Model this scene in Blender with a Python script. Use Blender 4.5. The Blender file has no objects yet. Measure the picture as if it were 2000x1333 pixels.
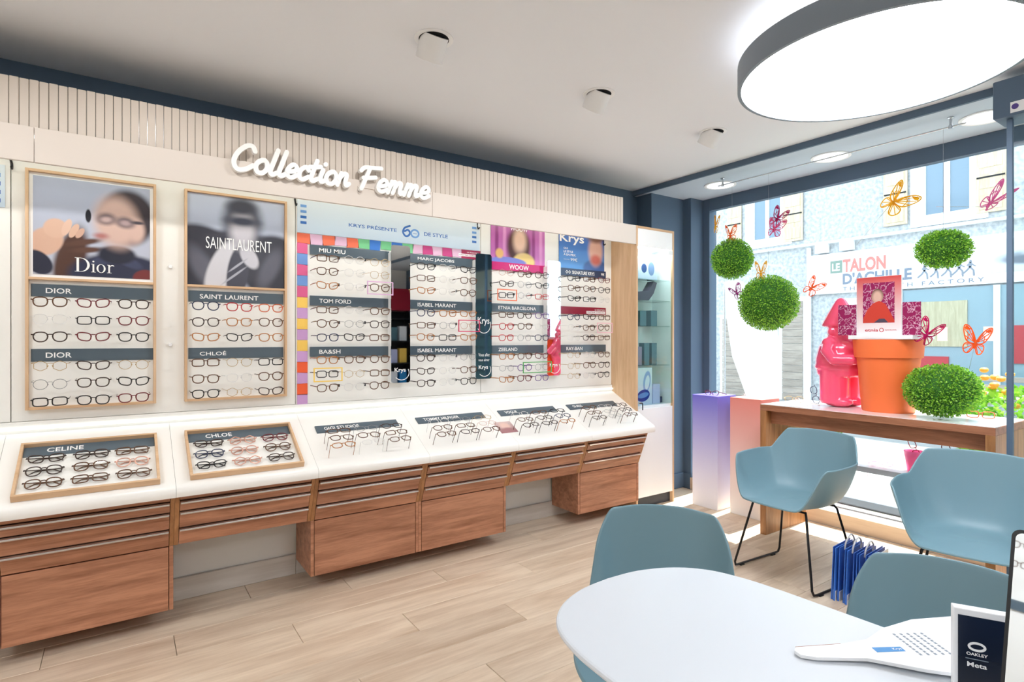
import bpy, bmesh, math, random
from mathutils import Vector, Matrix, Euler
import numpy as np
random.seed(7)
PI = math.pi
scn = bpy.context.scene
COL = scn.collection

# ------------------------------------------------------------------ camera, world, sun, exposure
cam_d = bpy.data.cameras.new('camera'); cam = bpy.data.objects.new('camera', cam_d); COL.objects.link(cam)
cam_d.sensor_width = 36.0; cam_d.lens = 1107.0 / 2000.0 * 36.0; cam_d.shift_y = -0.002
cam_d.clip_start = 0.02; cam_d.clip_end = 200
cam.location = (0, 0, 1.35)
cam.rotation_euler = (PI / 2, 0, math.atan2(0.8227, 0.5685) - PI / 2)
scn.camera = cam
scn.view_settings.view_transform = 'Standard'; scn.view_settings.look = 'None'
scn.view_settings.gamma = 1.0; scn.view_settings.use_curve_mapping = False
scn.view_settings.exposure = 1.42
w = bpy.data.worlds.new('sky'); scn.world = w; w.use_nodes = True
bg = w.node_tree.nodes['Background']; bg.inputs[0].default_value = (0.72, 0.86, 1.0, 1); bg.inputs[1].default_value = 1.5
sd = bpy.data.lights.new('sun', 'SUN'); sd.energy = 5.0; sd.angle = 0.009; sd.color = (1.0, 0.96, 0.9)
sun = bpy.data.objects.new('sun', sd); COL.objects.link(sun); sun.location = (9, 1, 12)
sun.rotation_euler = Vector((-0.5, -0.04, -1.0)).to_track_quat('-Z', 'Y').to_euler()

# ------------------------------------------------------------------ materials
def lin(c):
    return tuple((x / 12.92 if x <= 0.04045 else ((x + 0.055) / 1.055) ** 2.4) for x in [v / 255.0 for v in c])
MATS = {}
def mat(name, rgb, rough=0.5, metal=0.0, spec=0.5, alpha=1.0, emit=None, es=0.0, coat=0.0, bump=None, var=None):
    m = bpy.data.materials.new(name); m.use_nodes = True; nt = m.node_tree; b = nt.nodes['Principled BSDF']
    c = lin(rgb) + (1,)
    b.inputs['Base Color'].default_value = c
    b.inputs['Roughness'].default_value = rough; b.inputs['Metallic'].default_value = metal
    b.inputs['Specular IOR Level'].default_value = spec
    b.inputs['Coat Weight'].default_value = coat
    if alpha < 1: b.inputs['Alpha'].default_value = alpha
    if emit: b.inputs['Emission Color'].default_value = lin(emit) + (1,); b.inputs['Emission Strength'].default_value = es
    if bump:
        tc = nt.nodes.new('ShaderNodeTexCoord'); n = nt.nodes.new('ShaderNodeTexNoise'); n.inputs['Scale'].default_value = bump[0]
        bp = nt.nodes.new('ShaderNodeBump'); bp.inputs['Strength'].default_value = bump[1]; bp.inputs['Distance'].default_value = 0.01
        nt.links.new(tc.outputs['Object'], n.inputs['Vector']); nt.links.new(n.outputs['Fac'], bp.inputs['Height']); nt.links.new(bp.outputs[0], b.inputs['Normal'])
    if var:
        oi = nt.nodes.new('ShaderNodeObjectInfo'); mx = nt.nodes.new('ShaderNodeMix'); mx.data_type = 'RGBA'
        mx.inputs['A'].default_value = c; mx.inputs['B'].default_value = lin(var) + (1,)
        nt.links.new(oi.outputs['Random'], mx.inputs['Factor']); nt.links.new(mx.outputs['Result'], b.inputs['Base Color'])
    MATS[name] = m
    return m
def translucent(m, amount):
    nt = m.node_tree; b = nt.nodes['Principled BSDF']; out = nt.nodes['Material Output']
    tr = nt.nodes.new('ShaderNodeBsdfTranslucent'); mx = nt.nodes.new('ShaderNodeMixShader'); mx.inputs[0].default_value = amount
    src = b.inputs['Base Color'].links[0].from_socket if b.inputs['Base Color'].links else None
    if src: nt.links.new(src, tr.inputs[0])
    else: tr.inputs[0].default_value = b.inputs['Base Color'].default_value
    nt.links.new(b.outputs[0], mx.inputs[1]); nt.links.new(tr.outputs[0], mx.inputs[2]); nt.links.new(mx.outputs[0], out.inputs['Surface'])
def wood(name, c1, c2, scale=(1, 1, 1), rough=0.45, rand=0.0, grain=9.0):
    m = bpy.data.materials.new(name); m.use_nodes = True; nt = m.node_tree; N = nt.nodes; L = nt.links
    b = N['Principled BSDF']; b.inputs['Roughness'].default_value = rough
    tc = N.new('ShaderNodeTexCoord'); mp = N.new('ShaderNodeMapping'); mp.inputs['Scale'].default_value = scale
    oi = N.new('ShaderNodeObjectInfo'); ad = N.new('ShaderNodeVectorMath'); ad.operation = 'ADD'
    sc = N.new('ShaderNodeVectorMath'); sc.operation = 'SCALE'; sc.inputs['Scale'].default_value = 17.0
    cb = N.new('ShaderNodeCombineXYZ')
    for k in range(3): L.new(oi.outputs['Random'], cb.inputs[k])
    L.new(cb.outputs[0], sc.inputs[0]); L.new(tc.outputs['Object'], ad.inputs[0]); L.new(sc.outputs[0], ad.inputs[1])
    L.new(ad.outputs[0], mp.inputs['Vector'])
    n = N.new('ShaderNodeTexNoise'); n.inputs['Scale'].default_value = grain; n.inputs['Detail'].default_value = 6; n.inputs['Distortion'].default_value = 0.6
    L.new(mp.outputs[0], n.inputs['Vector'])
    n2 = N.new('ShaderNodeTexNoise'); n2.inputs['Scale'].default_value = grain * 6; n2.inputs['Detail'].default_value = 3
    L.new(mp.outputs[0], n2.inputs['Vector'])
    a2 = N.new('ShaderNodeMath'); a2.operation = 'MULTIPLY_ADD'; a2.inputs[1].default_value = 0.35
    L.new(n2.outputs['Fac'], a2.inputs[0]); L.new(n.outputs['Fac'], a2.inputs[2])
    rp = N.new('ShaderNodeValToRGB'); rp.color_ramp.elements[0].position = 0.42; rp.color_ramp.elements[1].position = 0.85
    rp.color_ramp.elements[0].color = lin(c2) + (1,); rp.color_ramp.elements[1].color = lin(c1) + (1,)
    L.new(a2.outputs[0], rp.inputs[0])
    if rand:
        hs = N.new('ShaderNodeHueSaturation'); mr = N.new('ShaderNodeMapRange')
        mr.inputs['To Min'].default_value = 1 - rand; mr.inputs['To Max'].default_value = 1 + rand
        L.new(oi.outputs['Random'], mr.inputs['Value']); L.new(mr.outputs[0], hs.inputs['Value']); L.new(rp.outputs[0], hs.inputs['Color'])
        L.new(hs.outputs[0], b.inputs['Base Color'])
    else:
        L.new(rp.outputs[0], b.inputs['Base Color'])
    MATS[name] = m
    return m
def clearglass(name, tint=(255, 255, 255), refl=1.45):
    m = bpy.data.materials.new(name); m.use_nodes = True; nt = m.node_tree; N = nt.nodes; L = nt.links
    N.remove(N['Principled BSDF']); out = N['Material Output']
    t = N.new('ShaderNodeBsdfTransparent'); t.inputs[0].default_value = lin(tint) + (1,)
    g = N.new('ShaderNodeBsdfGlossy'); g.inputs['Roughness'].default_value = 0.02
    fr = N.new('ShaderNodeFresnel'); fr.inputs['IOR'].default_value = refl
    mx = N.new('ShaderNodeMixShader'); geo = N.new('ShaderNodeNewGeometry'); iv = N.new('ShaderNodeMath'); iv.operation = 'SUBTRACT'; iv.inputs[0].default_value = 1.0; L.new(geo.outputs['Backfacing'], iv.inputs[1]); ml = N.new('ShaderNodeMath'); ml.operation = 'MULTIPLY'; L.new(fr.outputs[0], ml.inputs[0]); L.new(iv.outputs[0], ml.inputs[1]); L.new(ml.outputs[0], mx.inputs[0]); L.new(t.outputs[0], mx.inputs[1]); L.new(g.outputs[0], mx.inputs[2])
    L.new(mx.outputs[0], out.inputs['Surface'])
    MATS[name] = m
    return m
def poster_mat(name, top, bottom, blobs, rough=0.25):
    """flat print: vertical two-tone ground with soft-edged ellipses (cx, cy, rx, ry, degrees, softness, rgb)"""
    m = bpy.data.materials.new(name); m.use_nodes = True; nt = m.node_tree; N = nt.nodes; L = nt.links
    b = N['Principled BSDF']; b.inputs['Roughness'].default_value = rough
    tc = N.new('ShaderNodeTexCoord'); sx = N.new('ShaderNodeSeparateXYZ'); L.new(tc.outputs['Generated'], sx.inputs[0])
    cb = N.new('ShaderNodeCombineXYZ'); L.new(sx.outputs['X'], cb.inputs['X']); L.new(sx.outputs['Z'], cb.inputs['Y'])
    mx = N.new('ShaderNodeMix'); mx.data_type = 'RGBA'; mx.inputs['A'].default_value = lin(bottom) + (1,); mx.inputs['B'].default_value = lin(top) + (1,)
    L.new(sx.outputs['Z'], mx.inputs['Factor']); last = mx.outputs['Result']
    for (cx, cy, rx, ry, dg, so, rgb) in blobs:
        mp = N.new('ShaderNodeMapping'); mp.vector_type = 'TEXTURE'
        mp.inputs['Location'].default_value = (cx, cy, 0); mp.inputs['Rotation'].default_value = (0, 0, math.radians(dg)); mp.inputs['Scale'].default_value = (rx, ry, 1)
        L.new(cb.outputs[0], mp.inputs['Vector'])
        ln = N.new('ShaderNodeVectorMath'); ln.operation = 'LENGTH'; L.new(mp.outputs[0], ln.inputs[0])
        mr = N.new('ShaderNodeMapRange'); mr.interpolation_type = 'SMOOTHSTEP'
        mr.inputs['From Min'].default_value = 1 - so; mr.inputs['From Max'].default_value = 1 + so
        mr.inputs['To Min'].default_value = 1; mr.inputs['To Max'].default_value = 0
        L.new(ln.outputs['Value'], mr.inputs['Value'])
        m2 = N.new('ShaderNodeMix'); m2.data_type = 'RGBA'; m2.inputs['B'].default_value = lin(rgb) + (1,)
        L.new(mr.outputs[0], m2.inputs['Factor']); L.new(last, m2.inputs['A']); last = m2.outputs['Result']
    L.new(last, b.inputs['Base Color'])
    MATS[name] = m
    return m
def gradient_mat(name, top, bottom, rough=0.4):
    return poster_mat(name, top, bottom, [], rough)

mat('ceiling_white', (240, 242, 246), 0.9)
mat('wall_white', (240, 238, 232), 0.7)
mat('navy', (84, 105, 127), 0.55)
mat('navy_dark', (40, 54, 70), 0.6)
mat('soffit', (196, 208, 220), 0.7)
mat('board_white', (244, 242, 236), 0.45)
mat('counter_white', (247, 244, 238), 0.22)
mat('fascia', (222, 212, 203), 0.55)
mat('slat', (218, 207, 196), 0.85)
mat('black_gap', (18, 18, 22), 0.8)
mat('letter_white', (250, 249, 247), 0.45)
mat('sign_grey', (84, 98, 108), 0.16)
mat('white', (248, 248, 248), 0.4)
mat('white_gloss', (250, 250, 250), 0.15)
mat('silver', (205, 208, 212), 0.25, 1.0)
mat('chrome', (225, 228, 230), 0.12, 1.0)
mat('black', (16, 16, 18), 0.4)
mat('black_metal', (22, 22, 26), 0.35, 0.3)
mat('kick', (52, 58, 68), 0.5)
mat('chair', (120, 153, 164), 0.42)
mat('table_top', (226, 231, 236), 0.35)
mat('lamp_ring', (128, 139, 150), 0.45)
mat('mirror', (235, 240, 242), 0.02, 1.0)
mat('mirror_tint', (150, 175, 185), 0.04, 1.0)
wood('walnut', (196, 138, 106), (144, 92, 64), (1.2, 10, 14), 0.38, 0.05, 2.2)
wood('walnut_v', (186, 132, 84), (140, 90, 50), (14, 10, 1.2), 0.38, 0.04, 2.2)
wood('oak', (226, 190, 152), (206, 165, 124), (12, 12, 1.0), 0.5, 0.03, 2.0)
wood('oak_h', (226, 190, 152), (206, 165, 124), (1.0, 12, 12), 0.5, 0.03, 2.0)
wood('floor_oak', (226, 206, 182), (192, 166, 140), (0.9, 9, 9), 0.42, 0.06, 1.6)
wood('base_oak', (214, 206, 196), (190, 180, 168), (0.9, 9, 9), 0.5, 0.03, 1.6)
wood('plinth_oak', (226, 204, 180), (206, 180, 154), (9, 0.9, 9), 0.5, 0.03, 1.6)
wood('shutter_wood', (214, 198, 170), (184, 164, 136), (10, 10, 1), 0.7, 0.05, 2.0)
wood('grey_board', (176, 164, 152), (140, 128, 118), (10, 1, 10), 0.8, 0.1, 2.0)
clearglass('glass', (250, 253, 252), 1.25)
clearglass('lens', (250, 250, 250), 1.3)
clearglass('cab_glass', (238, 247, 245), 1.4)

# ------------------------------------------------------------------ mesh helpers
class MB:
    def __init__(s): s.bm = bmesh.new()
    def box(s, x0, x1, y0, y1, z0, z1, bev=0.0, seg=2):
        r = bmesh.ops.create_cube(s.bm, size=1.0)
        M = Matrix.Translation(((x0 + x1) / 2, (y0 + y1) / 2, (z0 + z1) / 2)) @ Matrix.Diagonal((x1 - x0, y1 - y0, z1 - z0, 1))
        bmesh.ops.transform(s.bm, matrix=M, verts=r['verts'])
        if bev > 0:
            es = list({e for v in r['verts'] for e in v.link_edges})
            bmesh.ops.bevel(s.bm, geom=es, offset=bev, segments=seg, profile=0.5, affect='EDGES')
        return s
    def prism(s, pts, d0, d1, axis='y'):
        """polygon pts (a, b) extruded between d0 and d1 along axis"""
        def P(a, b, d): return {'y': (a, d, b), 'x': (d, a, b), 'z': (a, b, d)}[axis]
        lo = [s.bm.verts.new(P(a, b, d0)) for a, b in pts]; hi = [s.bm.verts.new(P(a, b, d1)) for a, b in pts]
        n = len(pts); s.bm.faces.new(lo); s.bm.faces.new(hi[::-1])
        for i in range(n): s.bm.faces.new((lo[i], hi[i], hi[(i + 1) % n], lo[(i + 1) % n]))
        return s
    def cyl(s, p0, p1, r0, r1=None, seg=16, caps=True):
        p0 = Vector(p0); p1 = Vector(p1); d = p1 - p0; r1 = r0 if r1 is None else r1
        M = Matrix.Translation((p0 + p1) / 2) @ d.to_track_quat('Z', 'Y').to_matrix().to_4x4()
        bmesh.ops.create_cone(s.bm, cap_ends=caps, cap_tris=False, segments=seg, radius1=r0, radius2=r1, depth=d.length, matrix=M)
        return s
    def sphere(s, c, r, seg=16, rings=10, scale=(1, 1, 1), rot=None):
        M = Matrix.Translation(c) @ (rot.to_matrix().to_4x4() if rot else Matrix()) @ Matrix.Diagonal((*scale, 1))
        bmesh.ops.create_uvsphere(s.bm, u_segments=seg, v_segments=rings, radius=r, matrix=M)
        return s
    def lathe(s, prof, c=(0, 0, 0), seg=32, cap=True):
        rings = []
        for r, z in prof:
            rings.append([s.bm.verts.new((c[0] + r * math.cos(2 * PI * k / seg), c[1] + r * math.sin(2 * PI * k / seg), c[2] + z)) for k in range(seg)])
        for a, b in zip(rings, rings[1:]):
            for k in range(seg): s.bm.faces.new((a[k], a[(k + 1) % seg], b[(k + 1) % seg], b[k]))
        if cap:
            if prof[0][0] > 1e-5: s.bm.faces.new(rings[0][::-1])
            if prof[-1][0] > 1e-5: s.bm.faces.new(rings[-1])
        return s
    def tube(s, pts, r, seg=8, closed=False, flat=None, up=None):
        """sweep; r radius, flat=(ra, rb) gives an elliptical section"""
        pts = [Vector(p) for p in pts]; n = len(pts); rings = []
        ra, rb = flat if flat else (r, r)
        prev = None
        for i, p in enumerate(pts):
            t = (pts[(i + 1) % n] - pts[i - 1]) if closed else (pts[min(i + 1, n - 1)] - pts[max(i - 1, 0)])
            t.normalize()
            u = Vector(up) if up else (prev if prev else (Vector((0, 0, 1)) if abs(t.z) < 0.9 else Vector((1, 0, 0))))
            a = (u - t * u.dot(t)).normalized(); b = t.cross(a); prev = a
            rings.append([s.bm.verts.new(p + a * ra * math.cos(2 * PI * k / seg) + b * rb * math.sin(2 * PI * k / seg)) for k in range(seg)])
        m = n if closed else n - 1
        for i in range(m):
            A, B = rings[i], rings[(i + 1) % n]
            for k in range(seg): s.bm.faces.new((A[k], A[(k + 1) % seg], B[(k + 1) % seg], B[k]))
        if not closed: s.bm.faces.new(rings[0][::-1]); s.bm.faces.new(rings[-1])
        return s
    def xf(s, M):
        bmesh.ops.transform(s.bm, matrix=M, verts=s.bm.verts[:]); return s
    def mesh(s, name, m, smooth=False):
        bmesh.ops.recalc_face_normals(s.bm, faces=s.bm.faces[:])
        me = bpy.data.meshes.new(name); s.bm.to_mesh(me); s.bm.free()
        if m: me.materials.append(MATS[m] if isinstance(m, str) else m)
        if smooth:
            me.polygons.foreach_set('use_smooth', [True] * len(me.polygons))
            me.set_sharp_from_angle(angle=math.radians(38))
        return me
    def build(s, name, m, parent=None, smooth=False, loc=None, rot=None):
        return put(name, s.mesh(name, m, smooth), parent, loc, rot)
def put(name, me, parent=None, loc=None, rot=None):
    o = bpy.data.objects.new(name, me); COL.objects.link(o)
    if parent: o.parent = parent
    if loc is not None: o.location = loc
    if rot is not None: o.rotation_euler = rot
    return o
def tag(o, label=None, cat=None, group=None, kind=None):
    if label: o['label'] = label
    if cat: o['category'] = cat
    if group: o['group'] = group
    if kind: o['kind'] = kind
    return o
def thing(name, label, cat, loc=(0, 0, 0), rot=(0, 0, 0), group=None):
    o = bpy.data.objects.new(name, None); COL.objects.link(o); o.location = loc; o.rotation_euler = rot; o.empty_display_size = 0.05
    return tag(o, label, cat, group)
def struct(o): o['kind'] = 'structure'; return o
def children(o): return [c for c in bpy.data.objects if c.parent == o]
def text_mesh(body, wdt, hgt, m, bold=0.0, shear=0.0, depth=0.0):
    """lettering fitted to a wdt x hgt box, lying in local x-z, facing -y, origin at lower left"""
    cu = bpy.data.curves.new('lettering', 'FONT'); cu.body = body; cu.size = 1.0; cu.offset = bold; cu.shear = shear; cu.resolution_u = 3
    to = bpy.data.objects.new('lettering', cu); COL.objects.link(to)
    dg = bpy.context.evaluated_depsgraph_get(); me = bpy.data.meshes.new_from_object(to.evaluated_get(dg))
    bpy.data.objects.remove(to); bpy.data.curves.remove(cu)
    n = len(me.vertices); co = np.zeros(n * 3); me.vertices.foreach_get('co', co); co = co.reshape(-1, 3)
    lo = co.min(0); hi = co.max(0); s = np.array([wdt / (hi[0] - lo[0]), hgt / (hi[1] - lo[1])])
    new = np.zeros_like(co); new[:, 0] = (co[:, 0] - lo[0]) * s[0]; new[:, 2] = (co[:, 1] - lo[1]) * s[1]
    me.vertices.foreach_set('co', new.reshape(-1)); me.materials.clear(); me.materials.append(MATS[m] if isinstance(m, str) else m)
    me.update()
    return me
def text(body, x, y, z, wdt, hgt, m, parent, bold=0.0, name='lettering', rot=None, shear=0.0):
    return put(name, text_mesh(body, wdt, hgt, m, bold, shear), parent, (x, y, z), rot)
def smooth_path(pts, n=6, closed=False):
    P = [Vector(p) for p in pts]; out = []; m = len(P)
    for i in range(m if closed else m - 1):
        p0 = P[i - 1] if (i > 0 or closed) else P[0]; p1 = P[i]; p2 = P[(i + 1) % m]; p3 = P[(i + 2) % m] if (i + 2 < m or closed) else P[-1]
        for k in range(n):
            t = k / n
            out.append(0.5 * ((2 * p1) + (p2 - p0) * t + (2 * p0 - 5 * p1 + 4 * p2 - p3) * t * t + (3 * p1 - p0 - 3 * p2 + p3) * t ** 3))
    if not closed: out.append(P[-1])
    return out
def ribbon(mb, pts, wd, y0, y1):
    """flat stroke of width wd along 2-D pts (x, z), extruded from y0 to y1, with round ends"""
    P = [Vector((p[0], p[1])) for p in pts]; n = len(P); Lf = []; Rt = []
    for i in range(n):
        t = (P[min(i + 1, n - 1)] - P[max(i - 1, 0)])
        t = t.normalized() if t.length > 1e-9 else Vector((1, 0)); nn = Vector((-t.y, t.x)) * wd / 2
        Lf.append(P[i] + nn); Rt.append(P[i] - nn)
    dy = (y1 - y0) * 0.06
    v = [[mb.bm.verts.new((q.x, y + dy * i / n, q.y)) for i, q in enumerate(S)] for S in (Lf, Rt) for y in (y0, y1)]
    l0, l1, r0, r1 = v
    for i in range(n - 1):
        for a, b in ((l0, r0), (r1, l1), (l1, l0), (r0, r1)):
            mb.bm.faces.new((a[i], a[i + 1], b[i + 1], b[i]))
    for q, y0, y1 in ((P[0], y0 - dy * 0.3, y1 - dy * 0.3), (P[-1], y0 + dy * 1.4, y1 + dy * 1.4)):
        mb.prism([(q.x + wd / 2 * math.cos(2 * PI * k / 10), q.y + wd / 2 * math.sin(2 * PI * k / 10)) for k in range(10)], y0, y1)

# ================================================================== the setting
WY = 3.54           # display wall (real wall), window frame at x = 4.40, ceiling 2.665
floor = tag(MB().box(-2.6, 4.215, -3.2, WY, -0.10, -0.012).build('floor', 'black_gap'), kind='structure')
pl = MB().box(0, 1.298, 0, 0.1985, -0.012, 0, 0.0012, 1).mesh('plank', 'floor_oak')
rowi = 0; y = -3.2
pcut = {}
while y < WY - 0.01:
    x = -2.6 - (rowi * 0.47) % 1.3
    hgt = min(0.2, WY - y)
    while x < 4.2:
        x0 = max(x, -2.6); x1 = min(x + 1.3, 4.213)
        if x1 - x0 > 0.05:
            if x1 - x0 > 1.29 and hgt > 0.199: put('plank', pl, floor, (x0, y, 0))
            else: put('plank', MB().box(0, x1 - x0 - 0.002, 0, hgt - 0.0015, -0.012, 0, 0.0012, 1).mesh('plank', 'floor_oak'), floor, (x0, y, 0))
        x += 1.3
    y += 0.2; rowi += 1
struct(MB().box(-2.6, 3.75, -3.2, WY, 2.665, 2.75).build('ceiling', 'ceiling_white'))
struct(MB().box(-2.7, 3.805, WY, WY + 0.15, -0.1, 2.75).build('wall_display', 'navy'))
# furred panel that carries the display, white below the counter
struct(MB().box(-2.6, 3.338, 3.40, WY, 0, 2.20).build('wall_display_panel', 'wall_white'))
struct(MB().box(-2.7, -2.6, -3.2, WY, -0.1, 2.75).build('wall_left', 'wall_white'))
struct(MB().box(-2.7, 4.5, -3.3, -3.2, -0.1, 2.75).build('wall_back', 'wall_white'))
# pilaster in the corner, with its step towards the window
struct(MB().box(3.805, 4.23, 3.37, WY + 0.15, -0.1, 2.66).build('wall_pilaster', 'navy'))
struct(MB().box(4.23, 4.60, 3.285, WY + 0.15, -0.1, 2.66).build('wall_corner', 'navy'))
tb = MB().box(3.787, 4.231, 3.355, 3.37, 0, 0.135, 0.004); tb.box(4.2165, 4.2315, 3.27, 3.356, 0, 0.135, 0.004)
struct(tb.build('baseboard_corner', 'navy'))
for k, (a, b) in enumerate([(-2.6, -0.42), (-0.42, 0.83), (0.83, 2.09), (2.09, 3.338)]):
    struct(MB().box(a, b - 0.001, 3.38, 3.40, 0.0, 0.115, 0.003, 1).build('baseboard_display', 'base_oak'))
# lowered ceiling along the window: face, soffit
struct(MB().box(3.75, 3.77, -3.2, WY, 2.622, 2.75).build('trim_1', 'navy'))
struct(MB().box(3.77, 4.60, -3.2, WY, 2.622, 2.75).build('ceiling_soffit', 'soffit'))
# window wall: base, sill ledge, frame, panes
struct(MB().box(4.215, 4.235, 1.03, 3.285, 0.0, 0.105, 0.002, 1).build('baseboard_window', 'plinth_oak'))
struct(MB().box(4.235, 4.52, -3.2, 3.285, -0.1, 0.10).build('wall_window_base', 'white'))
wf = MB()
wf.box(4.40, 4.46, 3.215, 3.285, 0.10, 2.622, 0.003, 1)
struct(wf.build('window_1', 'navy'))
w1 = bpy.data.objects['window_1']
MB().box(4.40, 4.46, -3.2, 3.215, 2.513, 2.622, 0.003, 1).build('window_head', 'navy', w1)
MB().box(4.40, 4.46, -3.2, 3.215, 0.10, 0.185, 0.003, 1).build('window_bottom_rail', 'lamp_ring', w1)
MB().box(4.385, 4.40, 0.95, 3.215, 0.10, 0.13, 0.003, 1).build('window_ledge_strip', 'silver', w1)
MB().box(4.425, 4.433, 0.85, 3.215, 0.185, 2.513).build('pane', 'glass', w1)
MB().box(4.40, 4.46, 0.78, 0.85, 0.185, 2.513, 0.003, 1).build('mullion', 'navy', w1)
MB().box(4.425, 4.433, -0.05, 0.78, 0.185, 2.513).build('pane', 'glass', w1)
MB().box(4.40, 4.46, -0.12, -0.05, 0.185, 2.513, 0.003, 1).build('mullion', 'navy', w1)
struct(MB().box(4.40, 4.50, -3.2, -0.12, 0.185, 2.513).build('wall_window', 'navy'))
# sliding glass door leaf and its operator housing, standing inside the window line
dl = thing('sliding_door', 'glass sliding door leaf with slim navy stile at the right edge', 'door', (3.60, 0.90, 0))
MB().box(-0.012, 0.012, -0.012, 0.012, 0.02, 2.43, 0.002, 1).build('stile', 'navy', dl)
MB().box(-0.004, 0.004, -0.80, -0.012, 0.06, 2.43).build('pane', 'glass', dl)
MB().box(-0.012, 0.012, -0.80, -0.012, 0.02, 0.06, 0.002, 1).build('bottom_rail', 'navy', dl)
op = thing('door_operator', 'navy door operator housing with a white label above the glass door', 'housing', (3.55, 0.955, 2.433))
MB().box(0, 0.18, -1.7, 0, 0, 0.185, 0.004, 1).build('housing', 'navy', op)
lb = MB().box(-0.0015, 0.0, -0.20, -0.068, 0.012, 0.064).build('label_plate', 'white', op)
mat('violet', (84, 62, 140), 0.5)
MB().cyl((-0.0025, -0.086, 0.040), (-0.0015, -0.086, 0.040), 0.0135, seg=24).build('round_mark', 'violet', lb)
for k, (a, b, z) in enumerate([(-0.185, -0.120, 0.020), (-0.180, -0.135, 0.034), (-0.165, -0.14, 0.05)]):
    MB().box(-0.0025, -0.0015, a, b, z, z + 0.003).build('print_line', 'kick', lb)

# ------------------------------------------------------------------ ceiling lamps
def emit_mat(name, rgb, s):
    m = bpy.data.materials.new(name); m.use_nodes = True; nt = m.node_tree; nt.nodes.remove(nt.nodes['Principled BSDF'])
    e = nt.nodes.new('ShaderNodeEmission'); e.inputs[0].default_value = lin(rgb) + (1,); e.inputs[1].default_value = s
    nt.links.new(e.outputs[0], nt.nodes['Material Output'].inputs['Surface']); MATS[name] = m
emit_mat('lamp_glow', (242, 247, 255), 5.6)
emit_mat('up_glow', (242, 247, 255), 0.9)
emit_mat('disc_glow', (246, 250, 255), 1.1)
emit_mat('cab_glow', (246, 250, 255), 24.0)
emit_mat('trough_glow', (246, 255, 249), 1.0)
emit_mat('led_glow', (246, 255, 249), 3.6)
def round_lamp(x, y, label):
    t = thing('round_lamp', label, 'lamp', (x, y, 2.45), group='round ceiling lamps')
    MB().lathe([(0.515, 0.004), (0.515, 0.0), (0.53, 0.0), (0.53, 0.105), (0.515, 0.105), (0.515, 0.004)], seg=96, cap=False).build('ring', 'lamp_ring', t, True)
    MB().lathe([(0.0, 0.004), (0.515, 0.004), (0.515, 0.02), (0, 0.02)], seg=96, cap=False).build('diffuser', 'lamp_glow', t)
    MB().lathe([(0.0, 0.09), (0.515, 0.09), (0.515, 0.10), (0, 0.10)], seg=64, cap=False).build('top_diffuser', 'up_glow', t)  # glowing plate added to brighten the ceiling, not an observed lamp part
    MB().cyl((0, 0, 0.10), (0, 0, 0.215), 0.07, seg=24).build('canopy', 'white', t, True)
round_lamp(2.57, 1.075, 'large round ceiling lamp with grey ring and glowing white disc above the window chairs')
round_lamp(1.5, -1.4, 'large round ceiling lamp above the middle of the shop behind the desk')  # lamp added out of view to light the back of the shop
round_lamp(-1.5, 0.9, 'large round ceiling lamp near the left wall of the shop')  # another lamp added out of view to light the room
def downlight(x, y, label):
    t = thing('ceiling_spotlight', label, 'spotlight', (x, y, 2.665), group='adjustable spotlights along the display wall')
    MB().lathe([(0.066, -0.004), (0.085, -0.004), (0.085, 0.0), (0.066, 0.0), (0.066, -0.004)], seg=40, cap=False).build('trim_ring', 'white', t, True)
    MB().lathe([(0.0, -0.003), (0.066, -0.003), (0.066, -0.001), (0, -0.001)], seg=40, cap=False).build('recess', 'black_gap', t)  # flat black disc paints the shade of a hole that is not cut
    h = MB().lathe([(0.0, 0.0), (0.060, 0.0), (0.060, -0.105), (0.052, -0.105), (0.050, -0.08), (0, -0.08)], seg=36, cap=False)
    hd = h.build('spot_head', 'white', t, True); hd.location = (0, -0.012, 0.012); hd.rotation_euler = (math.radians(36), 0, 0)
    ld = bpy.data.lights.new('spot', 'SPOT'); ld.energy = 6.5; ld.spot_size = math.radians(125); ld.spot_blend = 0.7; ld.color = (1, 0.98, 0.95); ld.shadow_soft_size = 0.05
    lo = bpy.data.objects.new('spot', ld); COL.objects.link(lo); lo.parent = hd; lo.location = (0, 0, -0.115)
    return t
for k, lab in enumerate(['adjustable white ceiling spotlight beside the left end of the wall display', 'adjustable white ceiling spotlight above the oak framed boards', 'nearest adjustable white ceiling spotlight, tilted to the wall', 'middle adjustable white ceiling spotlight, left of the round lamp', 'farthest adjustable white ceiling spotlight, next to the window soffit']):
    downlight(-0.835 + k * 0.982, 2.235, lab)  # first two continue the row out of view, added for illumination
for y, lab in [(2.873, 'flat round soffit light nearest the corner'), (1.988, 'flat round soffit light in the middle above the window'), (1.127, 'flat round soffit light beside the door housing')]:
    t = thing('soffit_light', lab, 'light', (4.075, y, 2.622), group='soffit lights above the window')
    MB().lathe([(0.105, -0.006), (0.125, -0.006), (0.125, 0), (0.105, 0), (0.105, -0.006)], seg=48, cap=False).build('trim_ring', 'white', t, True)
    MB().lathe([(0, -0.003), (0.105, -0.003), (0.105, -0.001), (0, -0.001)], seg=48, cap=False).build('diffuser', 'disc_glow', t)
rail = thing('hanging_rail', 'thin steel rail with two posts under the window soffit', 'rail', (3.915, 2.0, 2.622))
MB().cyl((0, -0.83, -0.055), (0, 0.78, -0.055), 0.0045, seg=10).build('rod', 'silver', rail, True)
for yy in (-0.757, 0.738):
    MB().lathe([(0.016, 0), (0.016, -0.006), (0.007, -0.010), (0.007, -0.045), (0.011, -0.047), (0.011, -0.066), (0, -0.066)], (0, yy, 0), 20).build('post', 'silver', rail, True)

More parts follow.
